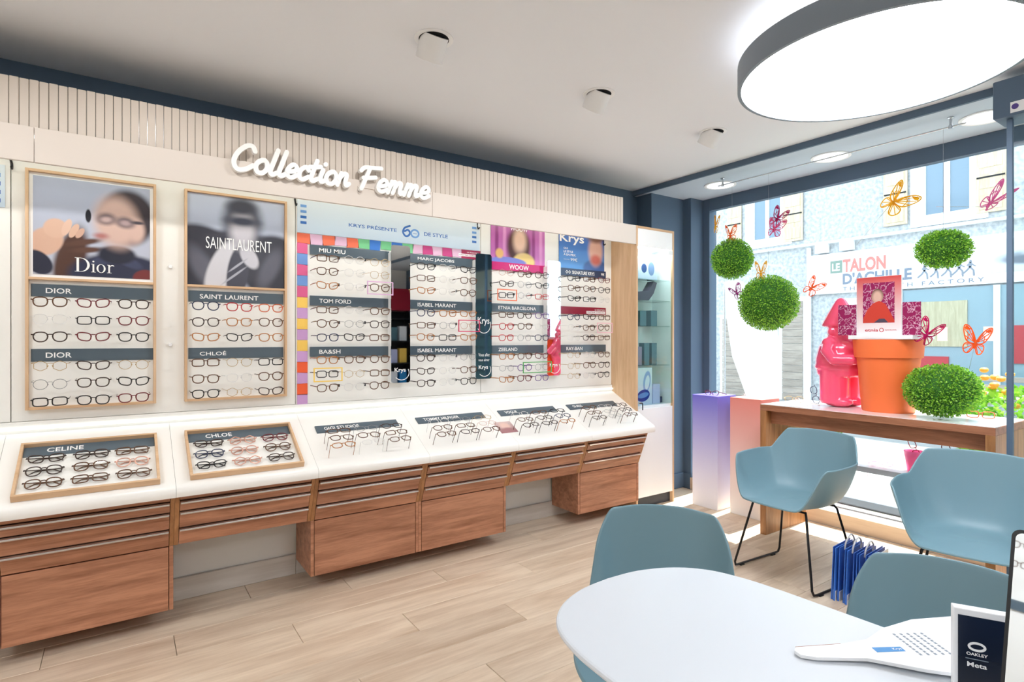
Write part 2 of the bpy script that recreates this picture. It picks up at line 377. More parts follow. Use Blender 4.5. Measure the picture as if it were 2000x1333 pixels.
# ================================================================== the display wall
def boards():
    # white back boards between the seams, lit by the LED strip behind the fascia
    for a, b, lab in [(-1.65, -0.408, 'white back board at the far left of the display wall'), (-0.404, 0.826, 'white back board behind the two oak framed displays'),
                      (0.830, 2.072, 'white back board behind the striped panel'), (2.076, 3.336, 'white back board behind the two poster racks')]:
        o = MB().box(a, b, 3.385, 3.399, 0.975, 2.19, 0.001, 1).build('back_board', 'board_white')
        tag(o, lab, 'board', 'white back boards of the display wall')
boards()
fa = thing('fascia', 'long cream fascia board running above the wall displays', 'fascia', (0, 3.11, 2.096))
for a, b in [(-1.65, -0.3), (-0.298, 1.56), (1.562, 3.336)]:
    MB().box(a, b, 0, 0.02, 0, 0.148, 0.001, 1).build('panel', 'fascia', fa)
MB().box(-1.65, 3.336, 0.02, 0.29, 0.128, 0.142).build('top_shelf', 'fascia', fa)
led = MB().box(-1.6, 3.3, 0.05, 0.075, 0.120, 0.127).build('light_strip', 'led_glow', fa)
sp = thing('slat_panel', 'cream vertical slat panel above the fascia', 'slat panel', (0, 3.14, 2.244))
MB().box(-1.65, 3.225, 0.012, 0.03, 0.0, 0.203).build('backing', 'sign_grey', sp)
sl = MB().box(0, 0.0305, 0, 0.012, 0.0005, 0.208, 0.002, 1).mesh('slat', 'slat')
k = 0; x = -1.65
while x + 0.031 < 3.226: put('slat', sl, sp, (x, 0, (0.0015 if k % 2 else 0))); x += 0.0325; k += 1
for x, lab in [(-0.406, 'small black hook under the fascia left of the portrait displays'), (0.822, 'small black hook under the fascia left of the striped panel'), (2.04, 'small black hook under the fascia left of the pink poster'), (3.235, 'small black hook under the fascia beside the oak side panel')]:
    o = MB().tube(smooth_path([(0, 0, 0.0), (0, 0.012, -0.03), (0.004, 0.022, -0.05), (0.006, 0.012, -0.075), (0.006, -0.004, -0.068)], 4), 0.0045, 6).build('hook', 'black_metal', None, True, (x, 3.36, 2.19)); tag(o, lab, 'hook', 'black hooks under the fascia')
# script lettering
LET = {'C': (0.78, [[(.72, .80), (.62, .98), (.42, .96), (.18, .68), (.08, .3), (.22, .02), (.48, .05), (.72, .24)]]),
 'o': (0.47, [[(.30, .52), (.12, .44), (.03, .22), (.12, .01), (.30, .02), (.42, .22), (.38, .44), (.24, .52), (.14, .44)]]),
 'l': (0.30, [[(.24, 1.0), (.14, .5), (.07, .14), (.14, .0), (.30, .10)]]),
 'e': (0.43, [[(.07, .22), (.30, .28), (.38, .42), (.24, .54), (.08, .36), (.06, .12), (.20, .0), (.42, .14)]]),
 'c': (0.41, [[(.38, .40), (.28, .53), (.10, .38), (.06, .12), (.20, .0), (.40, .14)]]),
 't': (0.36, [[(.24, .86), (.14, .4), (.09, .12), (.16, .0), (.34, .12)], [(.0, .56), (.18, .58), (.40, .64)]]),
 'i': (0.26, [[(.14, .52), (.08, .2), (.12, .02), (.26, .10)], [(.20, .76), (.22, .79)]]),
 'n': (0.48, [[(.12, .52), (.07, .24), (.02, .0)], [(.06, .26), (.22, .50), (.34, .48), (.32, .2), (.36, .02), (.48, .12)]]),
 'F': (0.72, [[(.36, .94), (.26, .5), (.14, .0)], [(.04, .78), (.16, .94), (.45, .98), (.80, 1.02)], [(.16, .48), (.4, .52), (.62, .58)]]),
 'm': (0.66, [[(.12, .52), (.07, .24), (.02, .0)], [(.06, .26), (.2, .50), (.30, .48), (.26, .2), (.22, .0)], [(.27, .26), (.40, .50), (.51, .48), (.49, .2), (.52, .02), (.64, .12)]])}
for word, x0, x1, lab in [('Collection', 0.444, 1.035, 'raised white script word Collection over the fascia'), ('Femme', 1.085, 1.522, 'raised white script word Femme over the fascia')]:
    t = thing('script_lettering', lab, 'lettering', (x0, 3.075, 2.19), group='raised script words on the fascia')
    tot = sum(LET[c][0] for c in word); sc_ = (x1 - x0) / tot; cx = 0
    for c in word:
        wd, strokes = LET[c]; mb = MB()
        for st in strokes:
            pp = smooth_path([(a, b, 0) for a, b in st], 5)
            ribbon(mb, [(cx + (p.x + 0.12 * p.y) * sc_, p.y * 0.128) for p in pp], 0.023, 0, 0.03)
        mb.build('letter', 'letter_white', t); cx += wd * sc_
    MB().box(0.01, x1 - x0 - 0.02, 0.03, 0.036, 0.012, 0.02).build('mounting_bar', 'fascia', t)

# ---- counter: sloping white top in modules, light trough behind
MOD = 0.625; U0 = -0.42
NRM = Vector((0, -0.22, 0.41)).normalized(); SL = math.atan2(0.22, 0.41)
prof = [(2.935, 0.640), (2.930, 0.655), (2.931, 0.676), (2.940, 0.690), (2.956, 0.698)] + [(2.956 + (3.372 - 2.956) * k / 6, 0.698 + (0.921 - 0.698) * k / 6) for k in range(1, 7)] + [(3.372, 0.895), (3.0, 0.690), (2.985, 0.640)]
ct = thing('display_counter', 'long sloping white counter top with rounded front edge along the display wall', 'counter', (0, 0, 0))
for k in range(-1, 6):
    a = U0 + k * MOD; b = a + MOD
    if k == 5: b = 3.352
    MB().prism(prof, a + 0.0006, b - 0.0006, 'x').build('module', 'counter_white', ct, True)
tr = thing('light_trough', 'white lit ledge between the sloping counter and the back boards', 'ledge', (0, 0, 0))
MB().box(U0 - MOD, 3.336, 3.373, 3.399, 0.88, 0.973, 0.004, 2).build('ledge', 'board_white', tr)
MB().box(U0 - MOD, 3.336, 3.366, 3.3725, 0.937, 0.947).build('light_strip', 'trough_glow', tr)

# ---- drawer units under the counter
FT = Vector((0, 2.982, 0.634)); FB = Vector((0, 3.08, 0.384)); FD = (FB - FT); FL = FD.length; FDn = FD / FL
fn = Vector((0, -FD.z, FD.y)).normalized()
if fn.y > 0: fn = -fn
ANG = math.atan2(FD.y, -FD.z)     # lean of the drawer faces
def drawer_unit(i, lower, label):
    a = U0 + i * MOD; t = thing('drawer_unit', label, 'drawer unit', (a, 0, 0), group='walnut drawer units under the counter')
    side = [(2.982, 0.636), (3.08, 0.384), (3.38, 0.384), (3.38, 0.66), (3.0, 0.66)]
    MB().prism(side, 0.0, 0.018, 'x').build('side_panel', 'walnut_v', t)
    MB().prism(side, MOD - 0.018, MOD - 0.001, 'x').build('side_panel', 'walnut_v', t)
    MB().prism([(3.02, 0.62), (3.10, 0.40), (3.37, 0.40), (3.37, 0.65)], 0.02, MOD - 0.02, 'x').build('carcass', 'black_gap', t)
    R = Matrix.Rotation(0, 4, 'X')
    def face(s0, s1, name, m, proud, parent, x0=0.02, x1=MOD - 0.02, th=0.018, bev=0.0012):
        p0 = FT + FDn * s0; o = MB().box(x0, x1, 0, th, -(s1 - s0), 0, bev, 1).build(name, m, parent)
        o.location = (p0 + fn * proud) if parent == t else (Vector((0, 0, 0)))
        if parent == t: o.rotation_euler = (ANG, 0, 0)
        return o
    face(0.0, 0.022, 'top_rail', 'walnut', 0.0, t)
    for s0, s1 in ((0.034, 0.080), (0.092, 0.172), (0.184, 0.266)):
        dr = face(s0, s1, 'drawer', 'walnut', 0.002, t)
        MB().box(0.022, MOD - 0.022, -0.015, 0.004, -0.001, 0.0085, 0.001, 1).build('handle', 'silver', dr)
    if lower:
        lb = MB(); lb.box(0.0, 0.018, 3.08, 3.38, 0.086, 0.383, 0.001, 1); lo = lb.build('lower_side', 'walnut', t)
        lb = MB(); lb.box(MOD - 0.018, MOD - 0.001, 3.08, 3.38, 0.086, 0.383, 0.001, 1); lb.build('lower_side', 'walnut', t)
        MB().box(0.019, MOD - 0.019, 3.10, 3.379, 0.088, 0.381).build('lower_box', 'walnut', t)
        MB().box(0.021, MOD - 0.021, 3.08, 3.098, 0.086, 0.380, 0.001, 1).build('lower_door', 'walnut', t)
    return t
for i, lower, lab in [(-1, False, 'walnut drawer unit at the far left end of the counter'), (0, True, 'walnut drawer unit with lower cupboard under the left oak tray'), (1, False, 'walnut drawer unit without cupboard under the right oak tray'),
                      (2, True, 'walnut drawer unit with lower cupboard, left one of the middle pair'), (3, True, 'walnut drawer unit with lower cupboard, right one of the middle pair'),
                      (4, False, 'walnut drawer unit without cupboard, second from the glass vitrine'), (5, True, 'walnut drawer unit with lower cupboard next to the glass vitrine')]:
    drawer_unit(i, lower, lab)

# ---- glass vitrine at the right end
vt = thing('vitrine', 'tall oak edged vitrine with glass door and white base in the corner', 'cabinet', (3.338, 3.11, 0))
W = 0.449
MB().box(0, 0.018, 0, 0.285, 0.0, 2.245, 0.001, 1).build('side_panel', 'oak', vt)
MB().box(W - 0.018, W, 0, 0.245, 0.0, 2.245, 0.001, 1).build('side_panel', 'oak', vt)
MB().box(0.0181, W - 0.0181, 0, 0.245, 2.227, 2.245, 0.001, 1).build('top_panel', 'oak_h', vt)
MB().box(0.0181, W - 0.0181, 0.222, 0.24, 0.1, 2.2265).build('back_panel', 'white', vt)
MB().box(0.0181, W - 0.0181, 0.03, 0.05, 0.0, 0.086).build('kick_board', 'kick', vt)
MB().box(0.0181, W - 0.0181, 0.003, 0.222, 2.085, 2.2265, 0.001, 1).build('header', 'white', vt)
MB().box(0.020, W - 0.020, 0.0, 0.018, 0.09, 0.795, 0.001, 1).build('base_door', 'white', vt)
MB().box(0.0181, W - 0.0181, 0.02, 0.222, 0.795, 0.815).build('base_top', 'white_gloss', vt)
MB().box(W - 0.0198, W - 0.0182, 0.02, 0.2215, 0.8155, 2.0845).build('lining', 'white', vt)
MB().box(0.0182, 0.0198, 0.02, 0.2215, 0.8155, 2.0845).build('lining', 'white', vt)
gd = MB().box(0.020, W - 0.020, 0.002, 0.007, 0.822, 2.082).build('glass_door', 'cab_glass', vt)
MB().box(W - 0.075, W - 0.022, -0.004, 0.001, 2.045, 2.078, 0.001, 1).build('hinge', 'white', gd)
MB().box(0.024, 0.05, -0.008, 0.001, 0.835, 0.853, 0.003, 2).build('lock', 'chrome', gd)
ky = MB().cyl((0.037, -0.03, 0.844), (0.037, -0.008, 0.844), 0.005, seg=10); ky.box(0.031, 0.043, -0.033, -0.029, 0.79, 0.843, 0.002, 1); ky.build('key', 'black_metal', gd)
MB().box(0.03, W - 0.03, 0.03, 0.05, 2.078, 2.0845).build('light_strip', 'cab_glow', vt)
for z in (1.13, 1.45, 1.66, 1.83):
    MB().box(0.0200, W - 0.0200, 0.03, 0.2215, z, z + 0.006).build('shelf', 'cab_glass', vt)

# ================================================================== eyeglasses
GC = {  # frame colours
 'T': ('brown tortoiseshell', (96, 62, 38), 0.25, 0), 'B': ('black', (24, 23, 26), 0.25, 0), 'G': ('thin gold', (196, 164, 110), 0.3, 0.8), 'C': ('clear crystal', (226, 224, 222), 0.15, 0),
 'R': ('red', (188, 44, 48), 0.25, 0), 'W': ('burgundy', (112, 36, 44), 0.25, 0), 'N': ('navy', (40, 50, 80), 0.25, 0), 'H': ('honey brown', (176, 112, 56), 0.25, 0), 'S': ('silver grey', (150, 150, 152), 0.3, 0.7),
 'P': ('purple', (110, 76, 140), 0.3, 0), 'K': ('rose gold', (206, 158, 140), 0.3, 0.4), 'D': ('dark brown', (60, 42, 34), 0.25, 0), 'E': ('pink', (226, 120, 170), 0.3, 0), 'O': ('orange', (206, 96, 50), 0.3, 0)}
for k, (nm, rgb, ro, me_) in GC.items(): mat('frame_' + k, rgb, ro, me_)
mat('demo_black', (30, 30, 34), 0.4)
def outline(shape, w_, h_, n=26):
    pts = []
    for k in range(n):
        a = 2 * PI * k / n; c, s = math.cos(a), math.sin(a)
        e = {'round': 1.0, 'oval': 0.95, 'soft': 0.75, 'rect': 0.5, 'cat': 0.7, 'panto': 0.85, 'hex': 0.9}[shape]
        x = math.copysign(abs(c) ** e, c) * w_ / 2; z = math.copysign(abs(s) ** e, s) * h_ / 2
        if shape == 'cat': z += 0.10 * h_ * (x / (w_ / 2)); x *= 1 + 0.10 * (z / (h_ / 2))
        if shape in ('panto', 'soft'): x *= 1 + 0.09 * (z / (h_ / 2))
        if shape == 'hex':
            q = 1 / max(abs(math.cos(((a + PI / 6) % (PI / 3)) - PI / 6)), 1e-3); x = c * w_ / 2 * q * 0.93; z = s * h_ / 2 * q * 0.93
        pts.append((x, z))
    return pts
PROTO = {}
def glasses_proto(shape, thick, folded):
    key = (shape, thick, folded)
    if key in PROTO: return PROTO[key]
    lw = 0.050 if shape != 'rect' else 0.053; lh = {'round': 0.044, 'oval': 0.031, 'soft': 0.041, 'rect': 0.036, 'cat': 0.037, 'panto': 0.043, 'hex': 0.043}[shape]
    rim = 0.0021 if thick else 0.0010; off = 0.034
    fr = MB(); lenses = []
    for sgn in (-1, 1):
        o = [(sgn * x if sgn < 0 else x, z) for x, z in outline(shape, lw, lh)]
        fr.tube([(sgn * off + x, -0.004 * (abs(x + sgn * off) / 0.06) ** 2 * -1, z) for x, z in o], rim, 5, closed=True, flat=(rim * 1.15, rim * 1.3), up=(0, 1, 0))
        lm = MB(); vs = [lm.bm.verts.new((sgn * off + x * 0.98, 0.004 * (abs(x + sgn * off) / 0.06) ** 2, z * 0.98)) for x, z in o]; lm.bm.faces.new(vs)
        lenses.append(lm.mesh('lens', 'lens'))
    br = rim * 1.1
    fr.tube([(-off + lw * 0.44, 0, lh * 0.16), (-0.005, -0.002, lh * 0.26), (0.005, -0.002, lh * 0.26), (off - lw * 0.44, 0, lh * 0.16)], br, 5)
    for sgn in (-1, 1):
        fr.tube([(sgn * (off + lw * 0.46), 0.003, lh * 0.22), (sgn * 0.0655, 0.005, lh * 0.27), (sgn * 0.067, 0.012, lh * 0.27)], rim * 1.2, 5)
        fr.tube([(sgn * 0.007, 0.001, lh * 0.05), (sgn * 0.009, 0.006, -lh * 0.08)], 0.0016, 5)
    front = fr.mesh('front', 'frame_T', True)
    tw = (0.0028, 0.0011) if thick else (0.0014, 0.0009)
    temples = []; z0 = lh * 0.27
    for sgn in (-1, 1):
        if not folded: p = [(sgn * 0.067, 0.010, z0), (sgn * 0.067, 0.07, z0), (sgn * 0.066, 0.100, z0 - 0.001), (sgn * 0.0655, 0.112, z0 - 0.002)]
        else:
            yy = 0.010 if sgn < 0 else 0.015
            p = [(sgn * 0.067, 0.008, z0), (sgn * 0.062, yy, z0), (-sgn * 0.03, yy + 0.002, z0 - 0.004), (-sgn * 0.058, yy + 0.004, z0 - 0.020)]
        mb = MB().tube(p, 0.002, 6, flat=tw, up=(0, 0, 1)); temples.append(mb.mesh('temple', 'frame_T', True))
    PROTO[key] = (front, lenses, temples); return PROTO[key]
SHAPES = {'T': ['soft', 'panto', 'rect'], 'B': ['rect', 'soft', 'cat'], 'G': ['hex', 'round', 'panto'], 'C': ['panto', 'soft', 'round'], 'R': ['soft', 'rect', 'panto'], 'W': ['cat', 'soft'], 'N': ['panto', 'soft'], 'H': ['soft', 'cat'],
          'S': ['round', 'hex'], 'P': ['soft', 'round'], 'K': ['panto', 'hex'], 'D': ['soft', 'panto', 'cat'], 'E': ['soft', 'round'], 'O': ['soft', 'rect']}
lock_me = MB().box(0.0635, 0.0705, 0.004, 0.02, 0.001, 0.017, 0.001, 1).mesh('security_tag', 'demo_black')
cnt_shape = {}
def glasses(code, loc, rot, label, group, folded=False, thick=None, lock=False, low=False):
    cnt_shape[code] = cnt_shape.get(code, -1) + 1
    sh = SHAPES[code][cnt_shape[code] % len(SHAPES[code])]
    th = (code in 'TBRWNHPDEO') if thick is None else thick
    front, lenses, temples = glasses_proto(sh, th, folded)
    t = thing('eyeglasses', label, 'eyeglasses', loc, rot, group)
    if low: t.scale = (1, 0.75, 1)
    for nm, me in [('front', front)] + [('lens', l) for l in lenses] + [('temple', q) for q in temples]:
        o = put(nm, me, t)
        if nm != 'lens': o.material_slots[0].link = 'OBJECT'; o.material_slots[0].material = MATS['frame_' + code]
    if lock: put('security_tag', lock_me, t)
    return t
RX = [-0.259 + 0.618 * k for k in range(6)]
CX3 = [0.0, 0.1565, 0.312]
RZ = [1.812, 1.736, 1.657, 1.518, 1.438, 1.360, 1.229, 1.147, 1.069]
ORD = ['left', 'middle', 'right']; ROWN = ['top', 'second', 'third', 'fourth', 'fifth', 'sixth', 'seventh', 'eighth', 'bottom']
RACKS = [  # name used in labels, first row index, colour codes row by row
 ('leftmost framed display', 3, ['TWD', 'CBW', 'DWB', 'GDG', 'SDB', 'BBW']),
 ('second framed display', 3, ['NRO', 'DHT', 'HBH', 'TGB', 'TCT', 'BGD']),
 ('rack beside the striped border', 0, ['TCG', 'TCG', 'HCT', 'TCT', 'TSD', 'NBT', 'HTT', 'BGT', 'TCT']),
 ('rack right of the tall mirror', 0, ['BCB', 'TCT', 'HCT', 'NHH', 'TSK', 'HBH', 'DCS', 'DCT', 'DCB']),
 ('rack under the pink poster', 0, ['KTD', 'DSB', 'BSR', 'TDP', 'RTC', 'RSN', 'HTW', 'SPS', 'HWP']),
 ('rack under the blue poster', 0, ['BTW', 'TTD', 'BBC', 'NDT', 'CTT', 'CDT', 'GCT', 'GTD', 'GCB'])]
for ri, (nm, r0, rows) in enumerate(RACKS):
    nr = len(rows)
    for r, codes in enumerate(rows):
        for c, code in enumerate(codes):
            rown = (['top', 'second', 'third', 'fourth', 'fifth', 'bottom'] if nr == 6 else ROWN)[r]
            lab = f"{GC[code][0]} eyeglasses, {ORD[c]} of the {rown} row on the {nm}"
            glasses(code, (RX[ri] + CX3[c], 3.267 + random.uniform(-0.004, 0.004), RZ[r0 + r] + random.uniform(-0.002, 0.002)), (random.uniform(-0.03, 0.03), random.uniform(-0.02, 0.02), random.uniform(-0.04, 0.04)), lab, f'eyeglasses on the {nm}', lock=(c < 2 and r % 2 == 0 and ri > 1))
# pegs that hold the temples, one board of small clear rods each pair would need: kept as the white rack backing
# ---- name plates
def plate(x, z, wd, word, tw, label, y=3.372, hgt=0.058, m='sign_grey', th=0.42, tx=0.052):
    t = thing('name_plate', label, 'sign', (x, y, z), group='name plates on the display wall')
    MB().box(0, wd, 0, 0.010, 0, hgt, 0.0008, 1).build('plate', m, t)
    if word: text(word, tx, -0.0008, hgt * (0.5 - th / 2), tw, hgt * th, 'letter_white', t, 0.012)
    return t
DIS = [('leftmost framed display', -0.335, 0.476), ('second framed display', 0.290, 0.468), ('rack beside the striped border', 0.906, 0.486), ('rack right of the tall mirror', 1.534, 0.478), ('rack under the pink poster', 2.160, 0.476), ('rack under the blue poster', 2.790, 0.472)]
WORDS = [(None, ('DIOR', .095), ('DIOR', .095)), (None, ('SAINT LAURENT', .285), ('CHLOÉ', .125)), (('MIU MIU', .155), ('TOM FORD', .19), ('BA&SH', .125)),
         (('MARC JACOBS', .27), ('ISABEL MARANT', .285), ('ISABEL MARANT', .285)), (('WOOW', .175), ('ETNIA BARCELONA', .335), ('ZEELAND', .165)), (('SIGNATURE KRYS', .275), None, ('RAY-BAN', .165))]
mat('magenta', (198, 24, 110), 0.2); mat('crimson', (150, 34, 60), 0.2); mat('ink_blue', (44, 58, 88), 0.2)
for i, (nm, x0, wd) in enumerate(DIS):
    for j, z in enumerate((1.842, 1.545, 1.246)):
        w3 = WORDS[i][j]; pos = ['upper', 'middle', 'lower'][j]
        if i < 2 and j == 0: continue
        if i < 2: pos = ['', 'upper', 'lower'][j]
        if i == 4 and j == 0:
            plate(x0, z, wd, 'WOOW', .175, 'bright magenta name plate below the pink poster', m='magenta', th=0.6, tx=0.145)
        elif i == 5 and j == 0:
            t = plate(x0, z, wd, 'SIGNATURE KRYS', .235, 'dark blue name plate with price below the blue poster', m='ink_blue', th=0.45, tx=0.11)
            text('99€', 0.418, -0.0008, 0.02, 0.035, 0.024, 'letter_white', t, 0.012)
            for sg in (-1, 1):
                mb = MB(); ribbon(mb, [(0.07 + sg * 0.004, 0.029), (0.07 + sg * 0.014, 0.041), (0.07 + sg * 0.024, 0.029), (0.07 + sg * 0.014, 0.017), (0.07 + sg * 0.004, 0.029)], 0.004, -0.001, 0)
                mb.build('diamond_mark', 'letter_white', t)
        elif i == 5 and j == 1:
            t = plate(x0, z, wd, None, 0, 'crimson plate with a white tab on the rack under the blue poster', m='crimson')
            tab = MB().box(0.26, 0.462, -0.001, 0, 0.006, 0.028).build('white_tab', 'white', t)
            text('CRISTINA CORDULA', 0.266, -0.0016, 0.011, 0.19, 0.012, 'crimson', t, 0.01); text('LA SÉLECTION', 0.35, -0.0008, 0.034, 0.11, 0.012, 'letter_white', t, 0.01)
        else:
            word, tw = w3
            plate(x0, z, wd, word, tw, f"slate grey {pos} name plate on the {nm}")
# ---- oak framed display boards with portrait posters
def oak_frame(x0, label, pm, plabel, mt_white):
    t = thing('framed_display', label, 'display', (x0, 3.35, 1.027))
    W_, H_ = 0.502, 1.098
    for a, b, c, d in [(0, 0.012, 0, H_), (W_ - 0.012, W_, 0, H_)]: MB().box(a, b, 0, 0.034, c, d, 0.001, 1).build('frame_side', 'oak', t)
    for c, d in [(0, 0.012), (H_ - 0.012, H_), (0.594, 0.606)]: MB().box(0.0121, W_ - 0.0121, 0.0, 0.034, c, d, 0.001, 1).build('frame_rail', 'oak_h', t)
    MB().box(0.0121, W_ - 0.0121, 0.026, 0.034, 0.0121, 0.5939).build('backing', 'board_white', t)
    p = thing('poster', plabel, 'poster', (x0 + 0.0125, 3.362, 1.027 + 0.6065))
    MB().box(0, W_ - 0.025, 0.006, 0.010, 0, H_ - 0.6065 - 0.0125).build('sheet', 'white', p)
    e = 0.014 if mt_white else 0.0
    MB().box(e, W_ - 0.025 - e, 0.004, 0.006, e, H_ - 0.6065 - 0.0125 - e).build('print', pm, p)
    return p
SK = (226, 188, 168); HR = (58, 44, 42); DK = (36, 38, 48)
poster_mat('print_portrait', (176, 184, 204), (196, 200, 214), [
    (0.30, 0.16, 0.13, 0.36, -12, 0.25, (86, 60, 52)), (0.42, 0.36, 0.16, 0.03, 14, 0.5, (96, 68, 58)), (0.45, 0.28, 0.14, 0.03, 8, 0.5, (96, 68, 58)),
    (0.74, 0.02, 0.46, 0.24, 0, 0.12, (52, 56, 78)), (0.62, 0.20, 0.16, 0.05, 20, 0.3, (66, 72, 98)), (0.80, 0.18, 0.14, 0.05, -25, 0.3, (66, 72, 98)), (0.70, 0.25, 0.17, 0.10, 0, 0.2, (46, 48, 62)),
    (0.80, 0.66, 0.25, 0.30, 0, 0.16, (60, 54, 60)), (0.70, 0.60, 0.20, 0.27, 8, 0.35, (214, 182, 170)), (0.88, 0.52, 0.07, 0.12, 0, 0.5, (214, 182, 170)),
    (0.605, 0.625, 0.085, 0.060, 6, 0.55, (96, 84, 90)), (0.605, 0.62, 0.05, 0.03, 6, 0.7, (190, 164, 160)), (0.775, 0.605, 0.085, 0.058, -4, 0.55, (92, 82, 90)), (0.775, 0.60, 0.05, 0.03, -4, 0.7, (176, 152, 152)), (0.89, 0.615, 0.06, 0.018, 0, 0.6, (70, 64, 72)), (0.45, 0.64, 0.025, 0.07, 0, 0.2, (34, 36, 44)), (0.56, 0.44, 0.06, 0.03, 0, 0.8, (180, 120, 116)),
    (0.10, 0.34, 0.16, 0.13, 50, 0.12, (218, 178, 156)), (0.18, 0.48, 0.10, 0.10, 0, 0.12, (222, 184, 162)), (0.27, 0.50, 0.035, 0.09, -18, 0.12, (228, 192, 172)), (0.33, 0.47, 0.032, 0.08, -24, 0.12, (222, 184, 162)), (0.38, 0.45, 0.028, 0.06, -30, 0.15, (212, 172, 152)),
    (0.04, 0.12, 0.10, 0.14, 40, 0.12, (48, 50, 66)), (0.94, 0.03, 0.10, 0.07, 20, 0.15, (120, 56, 58))])
poster_mat('print_jacket', (196, 204, 222), (150, 156, 176), [
    (0.10, 0.30, 0.42, 0.36, -10, 0.10, (50, 50, 60)), (0.90, 0.22, 0.36, 0.40, 18, 0.10, (46, 46, 56)), (0.5, 0.34, 0.44, 0.30, 0, 0.15, (54, 54, 64)), (0.16, 0.18, 0.10, 0.26, 30, 0.5, (96, 96, 108)), (0.84, 0.22, 0.09, 0.24, -25, 0.5, (92, 92, 104)),
    (0.34, 0.20, 0.13, 0.34, -22, 0.15, (208, 206, 212)), (0.50, 0.16, 0.11, 0.32, -8, 0.12, (66, 66, 78)), (0.62, 0.34, 0.08, 0.14, 30, 0.2, (200, 198, 206)), (0.46, 0.12, 0.012, 0.16, -50, 0.4, (170, 170, 180)), (0.50, 0.24, 0.012, 0.12, -50, 0.4, (170, 170, 180)),
    (0.55, 0.74, 0.20, 0.26, 0, 0.4, (70, 72, 84)), (0.55, 0.64, 0.13, 0.20, 0, 0.5, (196, 192, 200)), (0.55, 0.74, 0.17, 0.05, 0, 0.6, (64, 68, 84)), (0.54, 0.90, 0.15, 0.08, 0, 0.5, (66, 68, 80))])
p1 = oak_frame(-0.354, 'oak framed display board at the left, colour portrait on top', 'print_portrait', 'colour portrait poster of a long haired model wearing dark glasses', True)
def ring_pts(cx, cy, rx, ry, a0, a1, n): return [(cx + rx * math.cos(a0 + (a1 - a0) * k / n), cy + ry * math.sin(a0 + (a1 - a0) * k / n)) for k in range(n + 1)]
def serif_word(parent, x, z, s):
    def sweep(mb, outer, inner):
        n = len(outer); a = [[mb.bm.verts.new((p[0] * s, y, p[1] * s)) for p in L_] for L_ in (outer, inner) for y in (-0.0006, 0)]
        for i in range(n - 1):
            mb.bm.faces.new((a[0][i], a[0][i + 1], a[2][i + 1], a[2][i])); mb.bm.faces.new((a[0][i], a[1][i], a[1][i + 1], a[0][i + 1])); mb.bm.faces.new((a[2][i], a[2][i + 1], a[3][i + 1], a[3][i]))
    def bar(mb, x0, x1, z0, z1): mb.box(x0 * s, x1 * s, -0.0006, 0, z0 * s, z1 * s)
    mb = MB(); bar(mb, 0.10, 0.24, 0.03, 0.97); bar(mb, 0, 0.34, 0, 0.03); bar(mb, 0, 0.34, 0.97, 1.0)
    sweep(mb, ring_pts(0.34, 0.5, 0.52, 0.5, -PI / 2, PI / 2, 20), ring_pts(0.34, 0.5, 0.37, 0.465, -PI / 2, PI / 2, 20)); q = [mb]
    mb = MB(); bar(mb, 1.02, 1.12, 0.03, 0.60); bar(mb, 0.94, 1.20, 0, 0.03); bar(mb, 0.95, 1.02, 0.57, 0.60); mb.prism([(p[0] * s, p[1] * s) for p in ring_pts(1.07, 0.78, 0.06, 0.06, 0, 2 * PI, 12)[:-1]], -0.0006, 0); q.append(mb)
    mb = MB(); sweep(mb, ring_pts(1.52, 0.30, 0.27, 0.31, 0, 2 * PI, 28), ring_pts(1.52, 0.30, 0.16, 0.285, 0, 2 * PI, 28)); q.append(mb)
    mb = MB(); bar(mb, 1.95, 2.05, 0.03, 0.60); bar(mb, 1.87, 2.15, 0, 0.03); bar(mb, 1.88, 1.95, 0.57, 0.60); sweep(mb, ring_pts(2.19, 0.45, 0.14, 0.16, PI * 0.2, PI, 10), ring_pts(2.19, 0.43, 0.13, 0.10, PI * 0.2, PI, 10)); q.append(mb)
    for mb in q: mb.build('lettering', 'letter_white', parent, loc=(x, 0.002, z))
serif_word(p1, 0.165, 0.035, 0.066)
p2 = oak_frame(0.272, 'oak framed display board in the middle, dark jacket portrait on top', 'print_jacket', 'black and white poster of a model in leather jacket and tie', False)
text('SAINTLAURENT', 0.085, 0.002, 0.195, 0.325, 0.062, 'letter_white', p2, -0.004)
for z, lab in [(1.72, 'upper small white knob between the two framed displays'), (1.32, 'lower small white knob between the two framed displays')]:
    o = MB().lathe([(0, -0.012), (0.008, -0.012), (0.010, -0.004), (0.006, 0.0)], seg=16).build('knob', 'white', bpy.data.objects['back_board.001'], True, (0.21, 3.3845, z), (-PI / 2, 0, 0))
# ---- striped paper panel with banner
st = thing('striped_panel', 'backing panel with hand painted coloured stripes around two racks', 'panel', (0, 3.381, 0))
cols = {'r': (240, 112, 78), 'p': (226, 184, 210), 'g': (118, 200, 140), 'b': (52, 120, 206), 'm': (200, 60, 130), 'k': (222, 96, 146), 'l': (112, 152, 216), 'y': (250, 206, 96), 'v': (206, 160, 212), 'o': (244, 96, 50), 'w': (250, 240, 240), 'c': (170, 30, 80)}
for k, v in cols.items(): mat('stripe_' + k, v, 0.5)
x = 0.836
for k, c in enumerate('rprprgbgbgpmpmpc'):
    wd = 0.072 if k < 15 else 0.15
    j = 0.006
    o = MB().prism([(x, 1.905 + random.uniform(-j, j)), (x + wd + random.uniform(-j, j), 1.905 + random.uniform(-j, j)), (x + wd + random.uniform(-j, j), 1.962), (x, 1.962)], 0.0, 0.003).build('stripe', 'stripe_' + c, st); x += wd
z = 1.905
